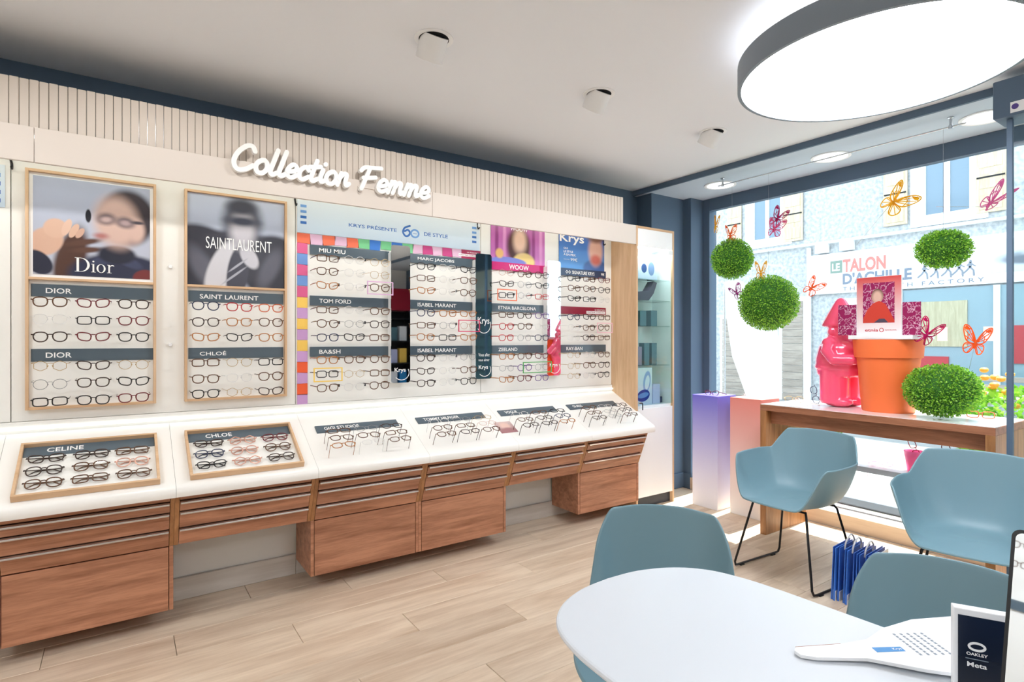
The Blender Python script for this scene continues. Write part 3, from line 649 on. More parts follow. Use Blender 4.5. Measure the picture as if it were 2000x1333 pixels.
for k, c in enumerate('klklkyvyvyvovov'):
    h_ = 0.0625; j = 0.004
    MB().prism([(0.836, z - h_ + random.uniform(-j, j)), (0.894, z - h_ + random.uniform(-j, j)), (0.894, z), (0.836, z)], 0.0, 0.003).build('stripe', 'stripe_' + c, st); z -= h_
tb2 = MB().box(1.895, 2.055, -0.001, 0, 1.917, 1.934).build('white_tab', 'white', st)
text('CRISTINA CORDULA', 1.90, -0.0016, 1.921, 0.15, 0.009, 'crimson', st, 0.01); text('LA SÉLECTION', 1.96, -0.0008, 1.942, 0.095, 0.010, 'letter_white', st, 0.01)
gradient_mat('banner', (226, 236, 242), (208, 226, 242))
bn = thing('banner', 'pale blue anniversary banner with blue lettering above the striped panel', 'banner', (0.836, 3.381, 1.964))
MB().box(0, 1.226, 0, 0.003, 0, 0.19).build('sheet', 'banner', bn)
mat('brand_blue', (52, 110, 186), 0.4); mat('brand_blue_light', (110, 160, 220), 0.4)
text('KRYS PRÉSENTE', 0.30, -0.0008, 0.066, 0.31, 0.026, 'brand_blue', bn, 0.012); text('DE STYLE', 0.80, -0.0008, 0.062, 0.175, 0.024, 'brand_blue', bn, 0.012)
mb = MB(); ribbon(mb, [(p.x, p.y) for p in smooth_path([(0.70, 0.115, 0), (0.665, 0.10, 0), (0.652, 0.072, 0), (0.668, 0.048, 0), (0.69, 0.052, 0), (0.70, 0.072, 0), (0.686, 0.088, 0), (0.664, 0.078, 0)], 5)], 0.012, -0.001, 0)
mb.build('numeral', 'brand_blue', bn)
mb = MB(); ribbon(mb, [(0.735 + 0.027 * math.cos(2 * PI * k / 24), 0.069 + 0.024 * math.sin(2 * PI * k / 24)) for k in range(25)], 0.011, -0.001, 0); mb.build('numeral', 'brand_blue_light', bn)
text('ANS', 0.722, -0.0008, 0.065, 0.026, 0.008, 'brand_blue', bn, 0.01)
for xx in (0.018, 1.165):
    for k in range(4): MB().box(xx, xx + 0.034, -0.0008, 0, 0.052 + k * 0.032, 0.067 + k * 0.032).build('dash', 'brand_blue' if k < 2 else 'brand_blue_light', bn)
b2 = thing('banner', 'pale banner edge with blue dashes at the left border of the photo', 'banner', (-1.2, 3.381, 1.94))
MB().box(0, 0.775, 0, 0.003, 0, 0.19).build('sheet', 'banner', b2)
for k in range(4): MB().box(0.725, 0.76, -0.0008, 0, 0.02 + k * 0.038, 0.038 + k * 0.038).build('dash', 'brand_blue' if k < 3 else 'brand_blue_light', b2)
# ---- the two posters at the right
poster_mat('print_pink', (190, 96, 170), (206, 120, 190), [(0.10, 0.5, 0.03, 0.7, 0, 0.6, (150, 60, 130)), (0.24, 0.5, 0.03, 0.7, 0, 0.6, (226, 150, 206)), (0.78, 0.5, 0.03, 0.7, 0, 0.6, (150, 60, 130)), (0.92, 0.5, 0.03, 0.7, 0, 0.6, (226, 150, 206)),
    (0.50, 0.42, 0.22, 0.50, 0, 0.25, (84, 44, 40)), (0.60, 0.06, 0.20, 0.22, 0, 0.15, (236, 206, 130)), (0.52, 0.58, 0.12, 0.30, 0, 0.5, (236, 198, 172)), (0.30, 0.02, 0.34, 0.12, 0, 0.1, (120, 128, 206)), (0.15, 0.22, 0.07, 0.12, 0, 0.3, (240, 190, 120))])
poster_mat('print_blue', (44, 92, 178), (88, 150, 214), [(0.80, 0.05, 0.28, 0.26, 0, 0.15, (64, 100, 160)), (0.80, 0.55, 0.16, 0.40, 0, 0.35, (222, 176, 160)), (0.80, 0.92, 0.18, 0.14, 0, 0.5, (120, 86, 76)), (0.80, 0.30, 0.11, 0.14, 0, 0.5, (206, 110, 100))])
pw = thing('poster', 'pink curtain poster of a dark haired woman in yellow', 'poster', (2.155, 3.379, 1.901)); MB().box(0, 0.48, 0, 0.004, 0, 0.285).build('sheet', 'print_pink', pw); text('WOOW', 0.165, -0.0008, 0.235, 0.155, 0.032, 'letter_white', pw)
pk = thing('poster', 'blue advertising poster with white lettering beside the oak side panel', 'poster', (2.775, 3.379, 1.901)); MB().box(0, 0.475, 0, 0.004, 0, 0.285).build('sheet', 'print_blue', pk)
text('Krys', 0.005, -0.0008, 0.185, 0.25, 0.085, 'letter_white', pk, 0.02)
for k, s_ in enumerate(['OUI,', 'LE STYLE', 'A UN PRIX.']): text(s_, 0.045, -0.0008, 0.145 - k * 0.024, [0.045, 0.095, 0.125][k], 0.017, 'letter_white', pk, 0.015)
MB().box(0.045, 0.105, -0.0006, 0, 0.068, 0.0695).build('rule_line', 'letter_white', pk); text('99€', 0.115, -0.0008, 0.058, 0.07, 0.024, 'letter_white', pk)
# ---- coloured outline frames around single pairs
for nm, ri, r, c0, c1, rgb, lab in [('lilac', 2, 2, 2, 2, (222, 176, 214), 'lilac outline frame around one pair beside the tall mirror'), ('yellow', 2, 7, 0, 0, (246, 206, 90), 'yellow outline frame around one pair beside the striped border'), ('raspberry', 3, 4, 2, 2, (206, 44, 90), 'raspberry outline frame around one pair right of the tall mirror'),
        ('orange', 4, 2, 0, 0, (240, 120, 76), 'orange outline frame around one pair under the pink poster'), ('green', 4, 7, 1, 2, (84, 170, 90), 'green outline frame low on the rack under the pink poster'), ('pale_pink', 5, 4, 2, 2, (240, 190, 200), 'pale pink outline frame on the rack under the blue poster')]:
    mat('outline_' + nm, rgb, 0.4)
    xa = RX[ri] + CX3[c0] - 0.082 + (0.06 if c1 > c0 else 0); xb = RX[ri] + CX3[c1] + 0.082; zc = RZ[r]
    mb = MB()
    for a, b, c, d in [(xa, xb, zc - 0.041, zc - 0.035), (xa, xb, zc + 0.033, zc + 0.039), (xa, xa + 0.006, zc - 0.035, zc + 0.033), (xb - 0.006, xb, zc - 0.035, zc + 0.033)]: mb.box(a, b, -0.004, 0.0, c, d)
    tag(mb.build('outline_frame', 'outline_' + nm, None, loc=(0, 3.262, 0)), lab, 'outline frame', 'coloured outline frames on the racks')
# ---- tall wall mirrors with rounded corners
def rrect(w_, h_, r, n=6):
    pts = []
    for cx, cy, a0 in [(w_ - r, r, -PI / 2), (w_ - r, h_ - r, 0), (r, h_ - r, PI / 2), (r, r, PI)]:
        pts += [(cx + r * math.cos(a0 + PI / 2 * k / n), cy + r * math.sin(a0 + PI / 2 * k / n)) for k in range(n + 1)]
    return pts
for x0, m, lab, extra in [(1.385, 'mirror', 'tall narrow wall mirror right of the striped border rack', 0), (1.998, 'mirror_tint', 'tall narrow tinted wall mirror left of the pink poster rack', 1), (2.618, 'mirror', 'tall narrow wall mirror between the pink and blue poster racks', 0)]:
    t = thing('wall_mirror', lab, 'mirror', (x0, 3.325, 1.075), group='tall wall mirrors between the racks')
    MB().prism(rrect(0.128, 0.862, 0.018), 0, 0.006).build('mirror_glass', m, t)
    MB().prism(rrect(0.10, 0.82, 0.01), 0.006, 0.058).build('mount', 'white', t)
    text('Krys', 0.022, -0.0008, 0.06, 0.075, 0.034, 'letter_white', t, 0.015)
    mb = MB(); ribbon(mb, [(0.07 + 0.05 * math.cos(a), 0.062 + 0.045 * math.sin(a)) for a in [math.radians(v) for v in range(-140, 40, 12)]], 0.004, -0.001, -0.0002); mb.build('smile_mark', 'letter_white', t)
    if extra:
        text('Vous allez', 0.02, -0.0008, 0.155, 0.09, 0.022, 'letter_white', t); text('vous aimer', 0.02, -0.0008, 0.122, 0.09, 0.017, 'letter_white', t)
        text('Krys', 0.014, -0.0008, 0.365, 0.095, 0.06, 'letter_white', t, 0.004)
        mb = MB(); ribbon(mb, [(0.064 + 0.055 * math.cos(a), 0.375 + 0.06 * math.sin(a)) for a in [math.radians(v) for v in range(-150, 20, 12)]], 0.004, -0.001, -0.0002); mb.build('smile_mark', 'letter_white', t)

# ================================================================== on the counter
def on_counter(x, s, off):
    """point on the sloping top: s metres up the slope from its front, off metres above it"""
    d = Vector((0, 0.41, 0.22)).normalized()
    return Vector((x, 2.95, 0.69)) + d * s + NRM * off
CR = (SL - PI / 2, 0, 0)     # local -y axis of a wall object turned to the slope's normal
def tray(x0, word, tw, label, codes, gl, lab2):
    p = on_counter(x0, 0.018, 0.0045); t = thing('display_tray', label, 'tray', p, (SL, 0, 0), group='oak display trays on the counter')
    W_, D_ = 0.503, 0.350
    for a, b, c, d in [(0, W_, 0, 0.011), (0, W_, D_ - 0.011, D_)]: MB().box(a, b, c, d, 0, 0.030, 0.001, 1).build('frame_rail', 'oak_h', t)
    for a, b in [(0, 0.011), (W_ - 0.011, W_)]: MB().box(a, b, 0.0111, D_ - 0.0111, 0, 0.030, 0.001, 1).build('frame_side', 'oak_h', t)
    MB().box(0.0111, W_ - 0.0111, 0.0111, D_ - 0.0111, 0, 0.006).build('bottom', 'board_white', t)
    pl_ = MB().box(0.0113, W_ - 0.0113, D_ - 0.076, D_ - 0.0113, 0.0062, 0.010).build('name_strip', 'sign_grey', t)
    text(word, 0.09, D_ - 0.056, 0.0108, tw, 0.03, 'letter_white', t, 0.012, rot=(-PI / 2, 0, 0))
    for r in range(3):
        for c in range(3):
            code = codes[r][c]
            q = on_counter(x0 + 0.095 + 0.155 * c + random.uniform(-0.004, 0.004), 0.018 + 0.235 - 0.082 * r, 0.0125 + 0.016)
            glasses(code, q, (SL - PI / 2 + 0.35, 0, random.uniform(-0.05, 0.05)), f"folded {GC[code][0]} eyeglasses, {ORD[c]} of the {['back', 'middle', 'front'][r]} row in the {lab2}", gl, folded=True, thick=True)
tray(-0.357, 'CELINE', 0.13, 'oak tray of folded eyeglasses at the left end of the counter', ['DDT', 'DTK', 'TTT'], 'folded eyeglasses in the left oak tray', 'left oak tray')
tray(0.263, 'CHLOE', 0.12, 'oak tray of folded eyeglasses beside the first plate on the counter', ['DKW', 'NKT', 'BKD'], 'folded eyeglasses in the right oak tray', 'right oak tray')
for i, (x0, word, tw, codes, nm) in enumerate([(0.896, 'GIGI STUDIOS', .2, ['TSD', 'TTT', 'HCT'], 'leftmost counter group'), (1.508, 'TOMMY HILFIGER', .25, ['CSG', 'TTK', 'TDT'], 'second counter group'), (2.118, 'VOGUE', .10, ['CTB', 'TDN', 'DDH'], 'third counter group'), (2.728, 'GUESS', .09, ['TCD', 'TSD', 'DST'], 'counter group nearest the vitrine')]):
    t = thing('name_plate', f"slate grey plate lying on the counter at the {nm}", 'sign', on_counter(x0, 0.278, 0.003), (SL, 0, 0), group='name plates on the counter')
    MB().box(0, 0.485, 0, 0.062, 0, 0.008, 0.0008, 1).build('plate', 'sign_grey', t); text(word, 0.045, 0.017, 0.0088, tw, 0.028, 'letter_white', t, 0.012, rot=(-PI / 2, 0, 0))
    for r in range(3):
        for c in range(3):
            code = codes[r][c]
            q = on_counter(x0 + 0.075 + 0.157 * c + random.uniform(-0.005, 0.005), 0.178 - 0.062 * r, 0.0895)
            glasses(code, q, (SL - PI / 2 + random.uniform(-0.04, 0.04), random.uniform(-0.03, 0.03), random.uniform(-0.05, 0.05)), f"{GC[code][0]} eyeglasses standing {ORD[c]} in the {['back', 'middle', 'front'][r]} row of the {nm}", f'eyeglasses of the {nm}', low=True)
poster_mat('print_card', (216, 190, 186), (150, 96, 100), [(0.5, 0.6, 0.3, 0.34, 0, 0.5, (232, 196, 182)), (0.5, 0.2, 0.42, 0.25, 0, 0.4, (170, 120, 122))])
cd = thing('photo_card', 'small reddish photo card lying between the counter groups', 'card', on_counter(2.02, 0.10, 0.002), (SL - PI / 2 + 0.0, 0, 0))
MB().box(0, 0.13, -0.003, 0, 0, 0.12).build('sheet', 'print_card', cd)

# ================================================================== furniture
def chair_meshes(arms=True):
    NP, NR = 144, 16
    def sm(a, b, x): t = min(1, max(0, (x - a) / (b - a))); return t * t * (3 - 2 * t)
    def rim(th):   # th: 0 front .. 180 back, signed side handled by caller
        if not arms: return 0.440 + 0.028 * sm(30, 80, th) + (0.795 - 0.468) * sm(100, 143, th) + 0.01 * sm(143, 180, th)
        z = 0.437 + (0.662 - 0.437) * sm(24, 66, th) + 0.012 * sm(66, 112, th) + (0.795 - 0.674) * sm(121, 142, th) + 0.008 * sm(142, 180, th)
        return z
    verts = [(0, 0.02, 0.425)]; faces = []
    def xy(th, s, z):
        a = math.radians(th); c, sn = math.cos(a), math.sin(a); e = 0.72
        X_ = math.copysign(abs(sn) ** e, sn) * (0.292 if arms else 0.236); Y_ = -math.copysign(abs(c) ** e, c)
        Y_ = Y_ * (0.262 if arms else 0.232)
        up = sm(0.68, 0.80, z)      # backrest narrower than the arms and leaning back
        X_ *= 1 - 0.07 * up * sm(110, 150, th); Y_ += 0.03 * up
        return s * X_, Y_
    rings = []
    for j in range(1, NR + 1):
        q = j / NR; g = 1 - (1 - q) ** 1.9; h = sm(0.30, 1.0, q) ** 1.25
        ring = []
        for k in range(NP):
            phi = 360.0 * k / NP; s = 1 if phi <= 180 else -1; th = phi if phi <= 180 else 360 - phi
            rz = rim(th); x, y = xy(th, s, rz); z0 = 0.425 + 0.012 * (1 - math.cos(math.radians(th))) * 0.5
            if th < 40: z0 += 0.0
            zz = z0 + (rz - z0) * h
            ring.append(len(verts)); verts.append((x * g, 0.02 + (y - 0.02) * g, zz))
        rings.append(ring)
    for k in range(NP): faces.append((0, rings[0][k], rings[0][(k + 1) % NP]))
    for a, b in zip(rings, rings[1:]):
        for k in range(NP): faces.append((a[k], b[k], b[(k + 1) % NP], a[(k + 1) % NP]))
    me = bpy.data.meshes.new('shell'); me.from_pydata(verts, [], faces); me.materials.append(MATS['chair'])
    me.polygons.foreach_set('use_smooth', [True] * len(me.polygons)); me.update()
    fr = []
    for s in (-1, 1):
        path = [(s * 0.15, -0.135, 0.411), (s * 0.162, -0.148, 0.392), (s * 0.235, -0.215, 0.035), (s * 0.238, -0.205, 0.012), (s * 0.24, -0.18, 0.009), (s * 0.24, 0.18, 0.009), (s * 0.238, 0.205, 0.012), (s * 0.235, 0.215, 0.035), (s * 0.162, 0.148, 0.392), (s * 0.15, 0.135, 0.411)]
        fr.append(MB().tube(path, 0.0065, 8).mesh('sled_frame', 'black_metal', True))
    cb = MB().tube([(-0.15, -0.135, 0.407), (0.15, -0.135, 0.407)], 0.006, 8).mesh('cross_bar', 'black_metal', True)
    cb2 = MB().tube([(-0.15, 0.135, 0.407), (0.15, 0.135, 0.407)], 0.006, 8).mesh('cross_bar', 'black_metal', True)
    gl = MB().box(-0.011, 0.011, -0.018, 0.018, 0.0, 0.006, 0.001, 1).mesh('glide', 'black')
    return me, fr, [cb, cb2], gl
SHELL, FRM, CBS, GLD = chair_meshes()
SHELL2 = chair_meshes(False)[0]
def chair(x, y, face, label, arms=True):
    t = thing('armchair' if arms else 'side_chair', label, 'chair', (x, y, 0), (0, 0, math.atan2(face[1], face[0]) + PI / 2), 'blue shell armchairs' if arms else 'blue shell side chairs')
    o = put('shell', SHELL if arms else SHELL2, t); so = o.modifiers.new('thick', 'SOLIDIFY'); so.thickness = 0.009; so.offset = -1
    sb = o.modifiers.new('round', 'SUBSURF'); sb.levels = 1; sb.render_levels = 1
    for k, m in enumerate(FRM):
        f_ = put('sled_frame', m, t)
        for yy in (-0.15, 0.15): put('glide', GLD, f_, ((-0.24 if k == 0 else 0.24), yy, 0))
    for m in CBS: put('cross_bar', m, t)
chair(3.19, 1.76, (-0.99, 0.06), 'blue shell armchair in front of the walnut window table, left of the paper bags')
chair(3.17, 0.93, (-0.97, -0.20), 'blue shell armchair at the right, right of the paper bags')
chair(1.262, 1.083, (-0.77, -0.64), 'blue shell side chair pushed under the rounded far end of the white desk', False)
chair(1.435, 0.468, (-0.97, -0.24), 'blue shell side chair between the white desk and the paper bags', False)
# ---- white desk with rounded end
half = [(0.0, 1.05), (0.10, 1.040), (0.195, 1.0), (0.258, 0.935), (0.288, 0.85), (0.299, 0.76), (0.304, 0.65), (0.310, 0.50), (0.316, 0.2), (0.318, -0.6)]
right = smooth_path([(1.02 + a, b, 0) for a, b in half], 6); left = smooth_path([(1.02 - a, b, 0) for a, b in half], 6)
pts = [(p.x, p.y) for p in right] + [(p.x, p.y) for p in left[::-1]][:-1]
dk = thing('desk', 'white desk with rounded end in the foreground', 'desk', (0, 0, 0))
tp = MB().prism(pts, 0.729, 0.742, 'z').build('desk_top', 'table_top', dk)
bv = tp.modifiers.new('edge', 'BEVEL'); bv.width = 0.006; bv.segments = 2; bv.limit_method = 'ANGLE'; bv.angle_limit = math.radians(50)
MB().lathe([(0.24, 0), (0.24, 0.012), (0.045, 0.022), (0.04, 0.03), (0.04, 0.70), (0.12, 0.7285)], (1.02, 0.35, 0), 36).build('pedestal', 'white', dk, True)
MB().box(0.80, 1.24, -0.58, -0.54, 0.0, 0.7285, 0.003, 1).build('end_panel', 'white', dk)
# ---- things on the desk
pd = thing('test_paddle', 'white paddle shaped card with small print and a blue mark on the desk', 'card', (1.065, 0.585, 0.7445), (math.radians(0), math.radians(-1.5), math.radians(-34)))
shape = [(0.0, 0.004), (0.008, 0.015), (0.10, 0.021), (0.16, 0.035), (0.22, 0.075), (0.30, 0.105), (0.42, 0.115), (0.42, -0.115), (0.30, -0.105), (0.20, -0.07), (0.12, -0.03), (0.03, -0.022), (0.004, -0.012)]
MB().prism(shape, 0.0, 0.006, 'z').build('board', 'white', pd)
MB().prism([(0.008, 0.0152), (0.10, 0.0212), (0.10, 0.0222), (0.008, 0.0162)], 0.0, 0.0062, 'z').build('raw_edge', 'walnut', pd)
mat('sky_blue', (48, 140, 206), 0.4)
bm_ = MB().box(0.150, 0.205, -0.012, 0.004, 0.0062, 0.0066).build('blue_mark', 'sky_blue', pd)
text('Krys', 0.185, -0.009, 0.0072, 0.017, 0.008, 'letter_white', pd, 0.01, rot=(-PI / 2, 0, 0))
for k in range(5):
    for j in range(9): MB().box(0.222 + k * 0.014, 0.2265 + k * 0.014, 0.045 - j * 0.009, 0.051 - j * 0.009 , 0.0062, 0.0065).build('print_line', 'lamp_ring', pd)
poster_mat('print_navy', (22, 34, 56), (10, 16, 28), [(0.5, 0.15, 0.35, 0.10, 10, 0.3, (150, 156, 166)), (0.5, 0.12, 0.28, 0.05, 10, 0.3, (60, 66, 80))])
oc = thing('counter_card', 'dark blue product card with white border standing on the desk', 'card', (1.149, 0.361, 0.743), (0, 0, math.radians(-62)))
MB().box(0, 0.13, 0, 0.02, 0, 0.157, 0.001, 1).build('card_body', 'white', oc)
MB().box(0.006, 0.128, -0.0006, 0, 0.002, 0.147).build('print', 'print_navy', oc)
mb = MB(); ribbon(mb, [(0.031 + 0.0105 * math.cos(2 * PI * k / 24), 0.098 + 0.0060 * math.sin(2 * PI * k / 24)) for k in range(25)], 0.0036, -0.0012, -0.0006); mb.build('ring_mark', 'letter_white', oc)
text('OAKLEY', 0.017, -0.0012, 0.083, 0.028, 0.005, 'letter_white', oc, 0.02); MB().box(0.016, 0.046, -0.0011, -0.0006, 0.0765, 0.0778).build('rule_line', 'lamp_ring', oc); text('Meta', 0.018, -0.0012, 0.064, 0.026, 0.008, 'letter_white', oc, 0.02)
mr = thing('desk_mirror', 'tilted desk mirror with thin black edge at the right border', 'mirror', (1.03, 0.275, 0.746), (0, math.radians(14), 0))
MB().prism([(-0.30 + a, b) for a, b in rrect(0.30, 0.328, 0.012)], 0, 0.010, 'x').build('frame', 'black', mr)
MB().prism([(-0.295 + a, 0.005 + b) for a, b in rrect(0.29, 0.318, 0.009)], -0.001, 0.0, 'x').build('mirror_glass', 'mirror', mr)
MB().box(0.010, 0.016, -0.20, -0.10, 0.0, 0.24).build('stand', 'black', mr)
# ---- walnut table in the window
wt = thing('window_table', 'walnut console table with white top standing in the shop window', 'table', (3.65, 0.97, 0))
LW, TD = 1.285, 0.52
MB().box(0, TD, 0, 0.042, 0, 0.8565, 0.001, 1).build('leg_panel', 'walnut_v', wt)
MB().box(0, TD, LW - 0.042, LW, 0, 0.8565, 0.001, 1).build('leg_panel', 'walnut_v', wt)
wood('walnut_y', (182, 122, 90), (136, 84, 56), (10, 1.2, 14), 0.38, 0.05, 2.2)
MB().box(0, TD, 0, LW, 0.857, 0.897, 0.001, 1).build('top', 'walnut_y', wt)
MB().box(0.003, TD, 0.002, LW - 0.002, 0.8972, 0.900, 0.0, 1).build('white_surface', 'white_gloss', wt)
MB().box(0.06, 0.085, 0.0425, LW - 0.0425, 0.765, 0.8565, 0.001, 1).build('apron', 'walnut_y', wt)
sh = tag(MB().box(3.92, 4.165, 1.014, 2.21, 0.50, 0.53, 0.002, 1).build('window_shelf', 'white_gloss'), 'low white shelf between the legs of the window table', 'shelf')
MB().box(3.910, 3.9195, 1.014, 2.21, 0.498, 0.531, 0.001, 1).build('shelf_edge', 'soffit', sh)
# ---- gradient pedestals
gradient_mat('grad_violet', (122, 112, 214), (246, 244, 248)); gradient_mat('grad_salmon', (236, 140, 128), (250, 248, 246))
for x0, y0, y1, m, lab in [(3.85, 2.738, 2.976, 'grad_violet', 'square pedestal fading from violet to white beside the corner'), (3.90, 2.40, 2.662, 'grad_salmon', 'square pedestal fading from salmon to white beside the window table')]:
    tag(MB().box(0, 0.24, 0, y1 - y0, 0, 0.898, 0.002, 1).build('pedestal', m, None, loc=(x0, y0, 0)), lab, 'pedestal', 'gradient pedestals in the window')
glasses('W', (3.93, 2.85, 0.914), (-0.2, 0, -1.5), 'burgundy eyeglasses lying on top of the violet pedestal', 'eyeglasses in the shop window')
glasses('C', (3.98, 2.53, 0.914), (-0.2, 0, -1.4), 'clear crystal eyeglasses lying on top of the salmon pedestal', 'eyeglasses in the shop window')
glasses('G', (3.93, 2.17, 0.922), (-0.25, 0, -1.2), 'thin gold eyeglasses at the left end of the window table', 'eyeglasses in the shop window')
glasses('K', (3.82, 2.06, 0.919), (-0.25, 0.1, -1.9), 'rose gold eyeglasses beside the pink gnome on the window table', 'eyeglasses in the shop window')
glasses('N', (3.98, 2.05, 0.96), (0.1, 1.35, -1.3), 'navy eyeglasses standing on end behind the rose gold pair', 'eyeglasses in the shop window')
glasses('O', (4.0, 1.13, 0.922), (-0.15, 0, -1.35), 'orange eyeglasses at the right end of the window table', 'eyeglasses in the shop window', thick=True)
glasses('E', (4.05, 1.66, 0.542), (-1.2, 0, -1.0), 'pink eyeglasses lying on the low window shelf', 'eyeglasses in the shop window')
# ---- pink gnome statue (one cast body)
mat('gnome_pink', (255, 84, 122), 0.12, coat=0.6)
def gnome():
    mb = MB()
    mb.sphere((-0.055, -0.02, 0.035), 0.075, 20, 12, (0.85, 1.25, 0.5)); mb.sphere((0.055, -0.02, 0.035), 0.075, 20, 12, (0.85, 1.25, 0.5))
    mb.lathe([(0.0, 0.0), (0.080, 0.0), (0.078, 0.06), (0.080, 0.16), (0.082, 0.24), (0.0, 0.26)], (-0.055, 0.0, 0.02), 24); mb.lathe([(0.0, 0.0), (0.080, 0.0), (0.078, 0.06), (0.080, 0.16), (0.082, 0.24), (0.0, 0.26)], (0.055, 0.0, 0.02), 24)
    mb.lathe([(0, 0.20), (0.126, 0.205), (0.136, 0.26), (0.136, 0.32), (0.118, 0.40), (0.085, 0.455), (0.06, 0.48), (0, 0.49)], (0, 0, 0), 32)
    mb.lathe([(0.13, 0.25), (0.141, 0.252), (0.141, 0.272), (0.13, 0.274)], (0, 0, 0), 32)
    for s in (-1, 1):
        mb.tube([(s * 0.095, 0.0, 0.425), (s * 0.142, -0.02, 0.37), (s * 0.15, -0.065, 0.315), (s * 0.09, -0.135, 0.315), (s * 0.03, -0.16, 0.325)], 0.036, 12)
        mb.sphere((s * 0.022, -0.165, 0.327), 0.036, 14, 10, (1.1, 0.8, 0.9)); mb.sphere((s * 0.095, 0, 0.42), 0.045)
        for k in range(3): mb.tube([(s * 0.03 - s * 0.006 * k, -0.185, 0.345 - 0.014 * k), (s * 0.0 - s * 0.006, -0.192, 0.342 - 0.014 * k)], 0.010, 8)
    mb.sphere((0, -0.01, 0.50), 0.085, 24, 16, (1, 0.95, 1.0))
    mb.sphere((0, -0.095, 0.505), 0.024); mb.sphere((0, -0.06, 0.555), 0.05, 14, 8, (1.2, 0.6, 0.3))
    for s in (-1, 1): mb.sphere((s * 0.085, 0.0, 0.50), 0.025, 12, 8, (0.6, 0.8, 1.2)); mb.sphere((s * 0.04, -0.07, 0.495), 0.026)
    for k in range(-4, 5):   # beard strands
        a = k * 0.26; mb.tube([(0.075 * math.sin(a), -0.068 * math.cos(a) - 0.012, 0.475), (0.080 * math.sin(a), -0.10 * math.cos(a) - 0.02, 0.43), (0.055 * math.sin(a), -0.115 * math.cos(a) - 0.03, 0.365 + 0.03 * abs(k) / 4)], 0.017, 8)
    mb.lathe([(0.0, 0.53), (0.098, 0.532), (0.104, 0.545), (0.092, 0.575), (0.07, 0.625), (0.046, 0.675), (0.028, 0.71), (0.016, 0.725), (0, 0.73)], (0, 0.0, 0), 32)
    o = mb.build('garden_gnome', 'gnome_pink', None, True)
    rm = o.modifiers.new('cast', 'REMESH'); rm.mode = 'VOXEL'; rm.voxel_size = 0.0065; rm.use_smooth_shade = True
    sm_ = o.modifiers.new('soft', 'SMOOTH'); sm_.factor = 0.5; sm_.iterations = 5
    o.scale = (1.12, 1.12, 1.0); o.location = (4.0, 1.885, 0.9005); o.rotation_euler = (0, 0, math.radians(-12))
    tag(o, 'glossy pink garden gnome statue standing on the window table', 'statue')
gnome()
# ---- orange flower pot, tray board, portrait card and marbled cards
mat('pot_orange', (255, 122, 62), 0.5)
pt = tag(MB().lathe([(0, 0), (0.138, 0), (0.142, 0.01), (0.166, 0.33), (0.182, 0.335), (0.190, 0.445), (0.180, 0.447), (0.172, 0.34), (0.13, 0.03), (0, 0.03)], seg=64).build('plant_pot', 'pot_orange', None, True, (3.945, 1.578, 0.9005)), 'large orange plant pot on the window table', 'pot')
bd = tag(MB().box(-0.16, 0.16, -0.205, 0.150, 0, 0.025, 0.002, 1).build('board', 'white', None, loc=(3.945, 1.59, 1.348)), 'white board lying across the orange pot', 'board')
def marble(name):
    m = bpy.data.materials.new(name); m.use_nodes = True; nt = m.node_tree; N = nt.nodes; L = nt.links; b = N['Principled BSDF']; b.inputs['Roughness'].default_value = 0.25
    tc = N.new('ShaderNodeTexCoord'); v = N.new('ShaderNodeTexVoronoi'); v.feature = 'DISTANCE_TO_EDGE'; v.inputs['Scale'].default_value = 16
    n = N.new('ShaderNodeTexNoise'); n.inputs['Scale'].default_value = 14; n.inputs['Detail'].default_value = 6
    ad = N.new('ShaderNodeMix'); ad.data_type = 'RGBA'; ad.blend_type = 'LINEAR_LIGHT'; ad.inputs['Factor'].default_value = 0.12
    L.new(tc.outputs['Object'], n.inputs['Vector']); L.new(tc.outputs['Object'], ad.inputs['A']); L.new(n.outputs['Color'], ad.inputs['B']); L.new(ad.outputs['Result'], v.inputs['Vector'])
    rp = N.new('ShaderNodeValToRGB'); rp.color_ramp.elements[0].color = lin((238, 190, 214)) + (1,); rp.color_ramp.elements[1].position = 0.05; rp.color_ramp.elements[1].color = lin((150, 20, 84)) + (1,)
    L.new(v.outputs['Distance'], rp.inputs[0]); L.new(rp.outputs[0], b.inputs['Base Color']); MATS[name] = m
marble('pink_marble')
gradient_mat('card_fade', (212, 70, 66), (246, 240, 240)); mat('garment_red', (206, 58, 40), 0.5); poster_mat('print_face', (96, 60, 52), (206, 160, 142), [(0.5, 0.45, 0.36, 0.4, 0, 0.4, (222, 180, 162))]); mat('dark_case', (78, 66, 84), 0.35)
pc = thing('portrait_card', 'red framed portrait card of a person in a red garment standing above the orange pot', 'card', (3.82, 1.706, 1.3735), (0, 0, -PI / 2))
MB().box(0, 0.252, 0, 0.012, 0, 0.36, 0.001, 1).build('card_body', 'white', pc); MB().box(0.002, 0.25, -0.0006, 0, 0.002, 0.358).build('print', 'card_fade', pc)
MB().box(0.038, 0.214, -0.0010, -0.0006, 0.075, 0.322).build('picture', 'pink_marble', pc)
MB().prism([(0.0385, 0.0755), (0.042, 0.11), (0.062, 0.155), (0.095, 0.195), (0.13, 0.21), (0.165, 0.19), (0.19, 0.14), (0.2135, 0.09), (0.2135, 0.0755)], -0.0014, -0.0010).build('garment', 'garment_red', pc)
MB().prism([(0.12 + 0.034 * math.cos(2 * PI * k / 24), 0.240 + 0.044 * math.sin(2 * PI * k / 24)) for k in range(24)], -0.0012, -0.0010).build('face', 'print_face', pc)
MB().prism([(0.10, 0.0765), (0.13, 0.10), (0.16, 0.10), (0.18, 0.0765)], -0.0017, -0.0014).build('garment_fold', 'dark_case', pc)
mat('etnia_red', (196, 60, 70), 0.5); text('etnia', 0.05, -0.0014, 0.022, 0.075, 0.018, 'etnia_red', pc, 0.02)
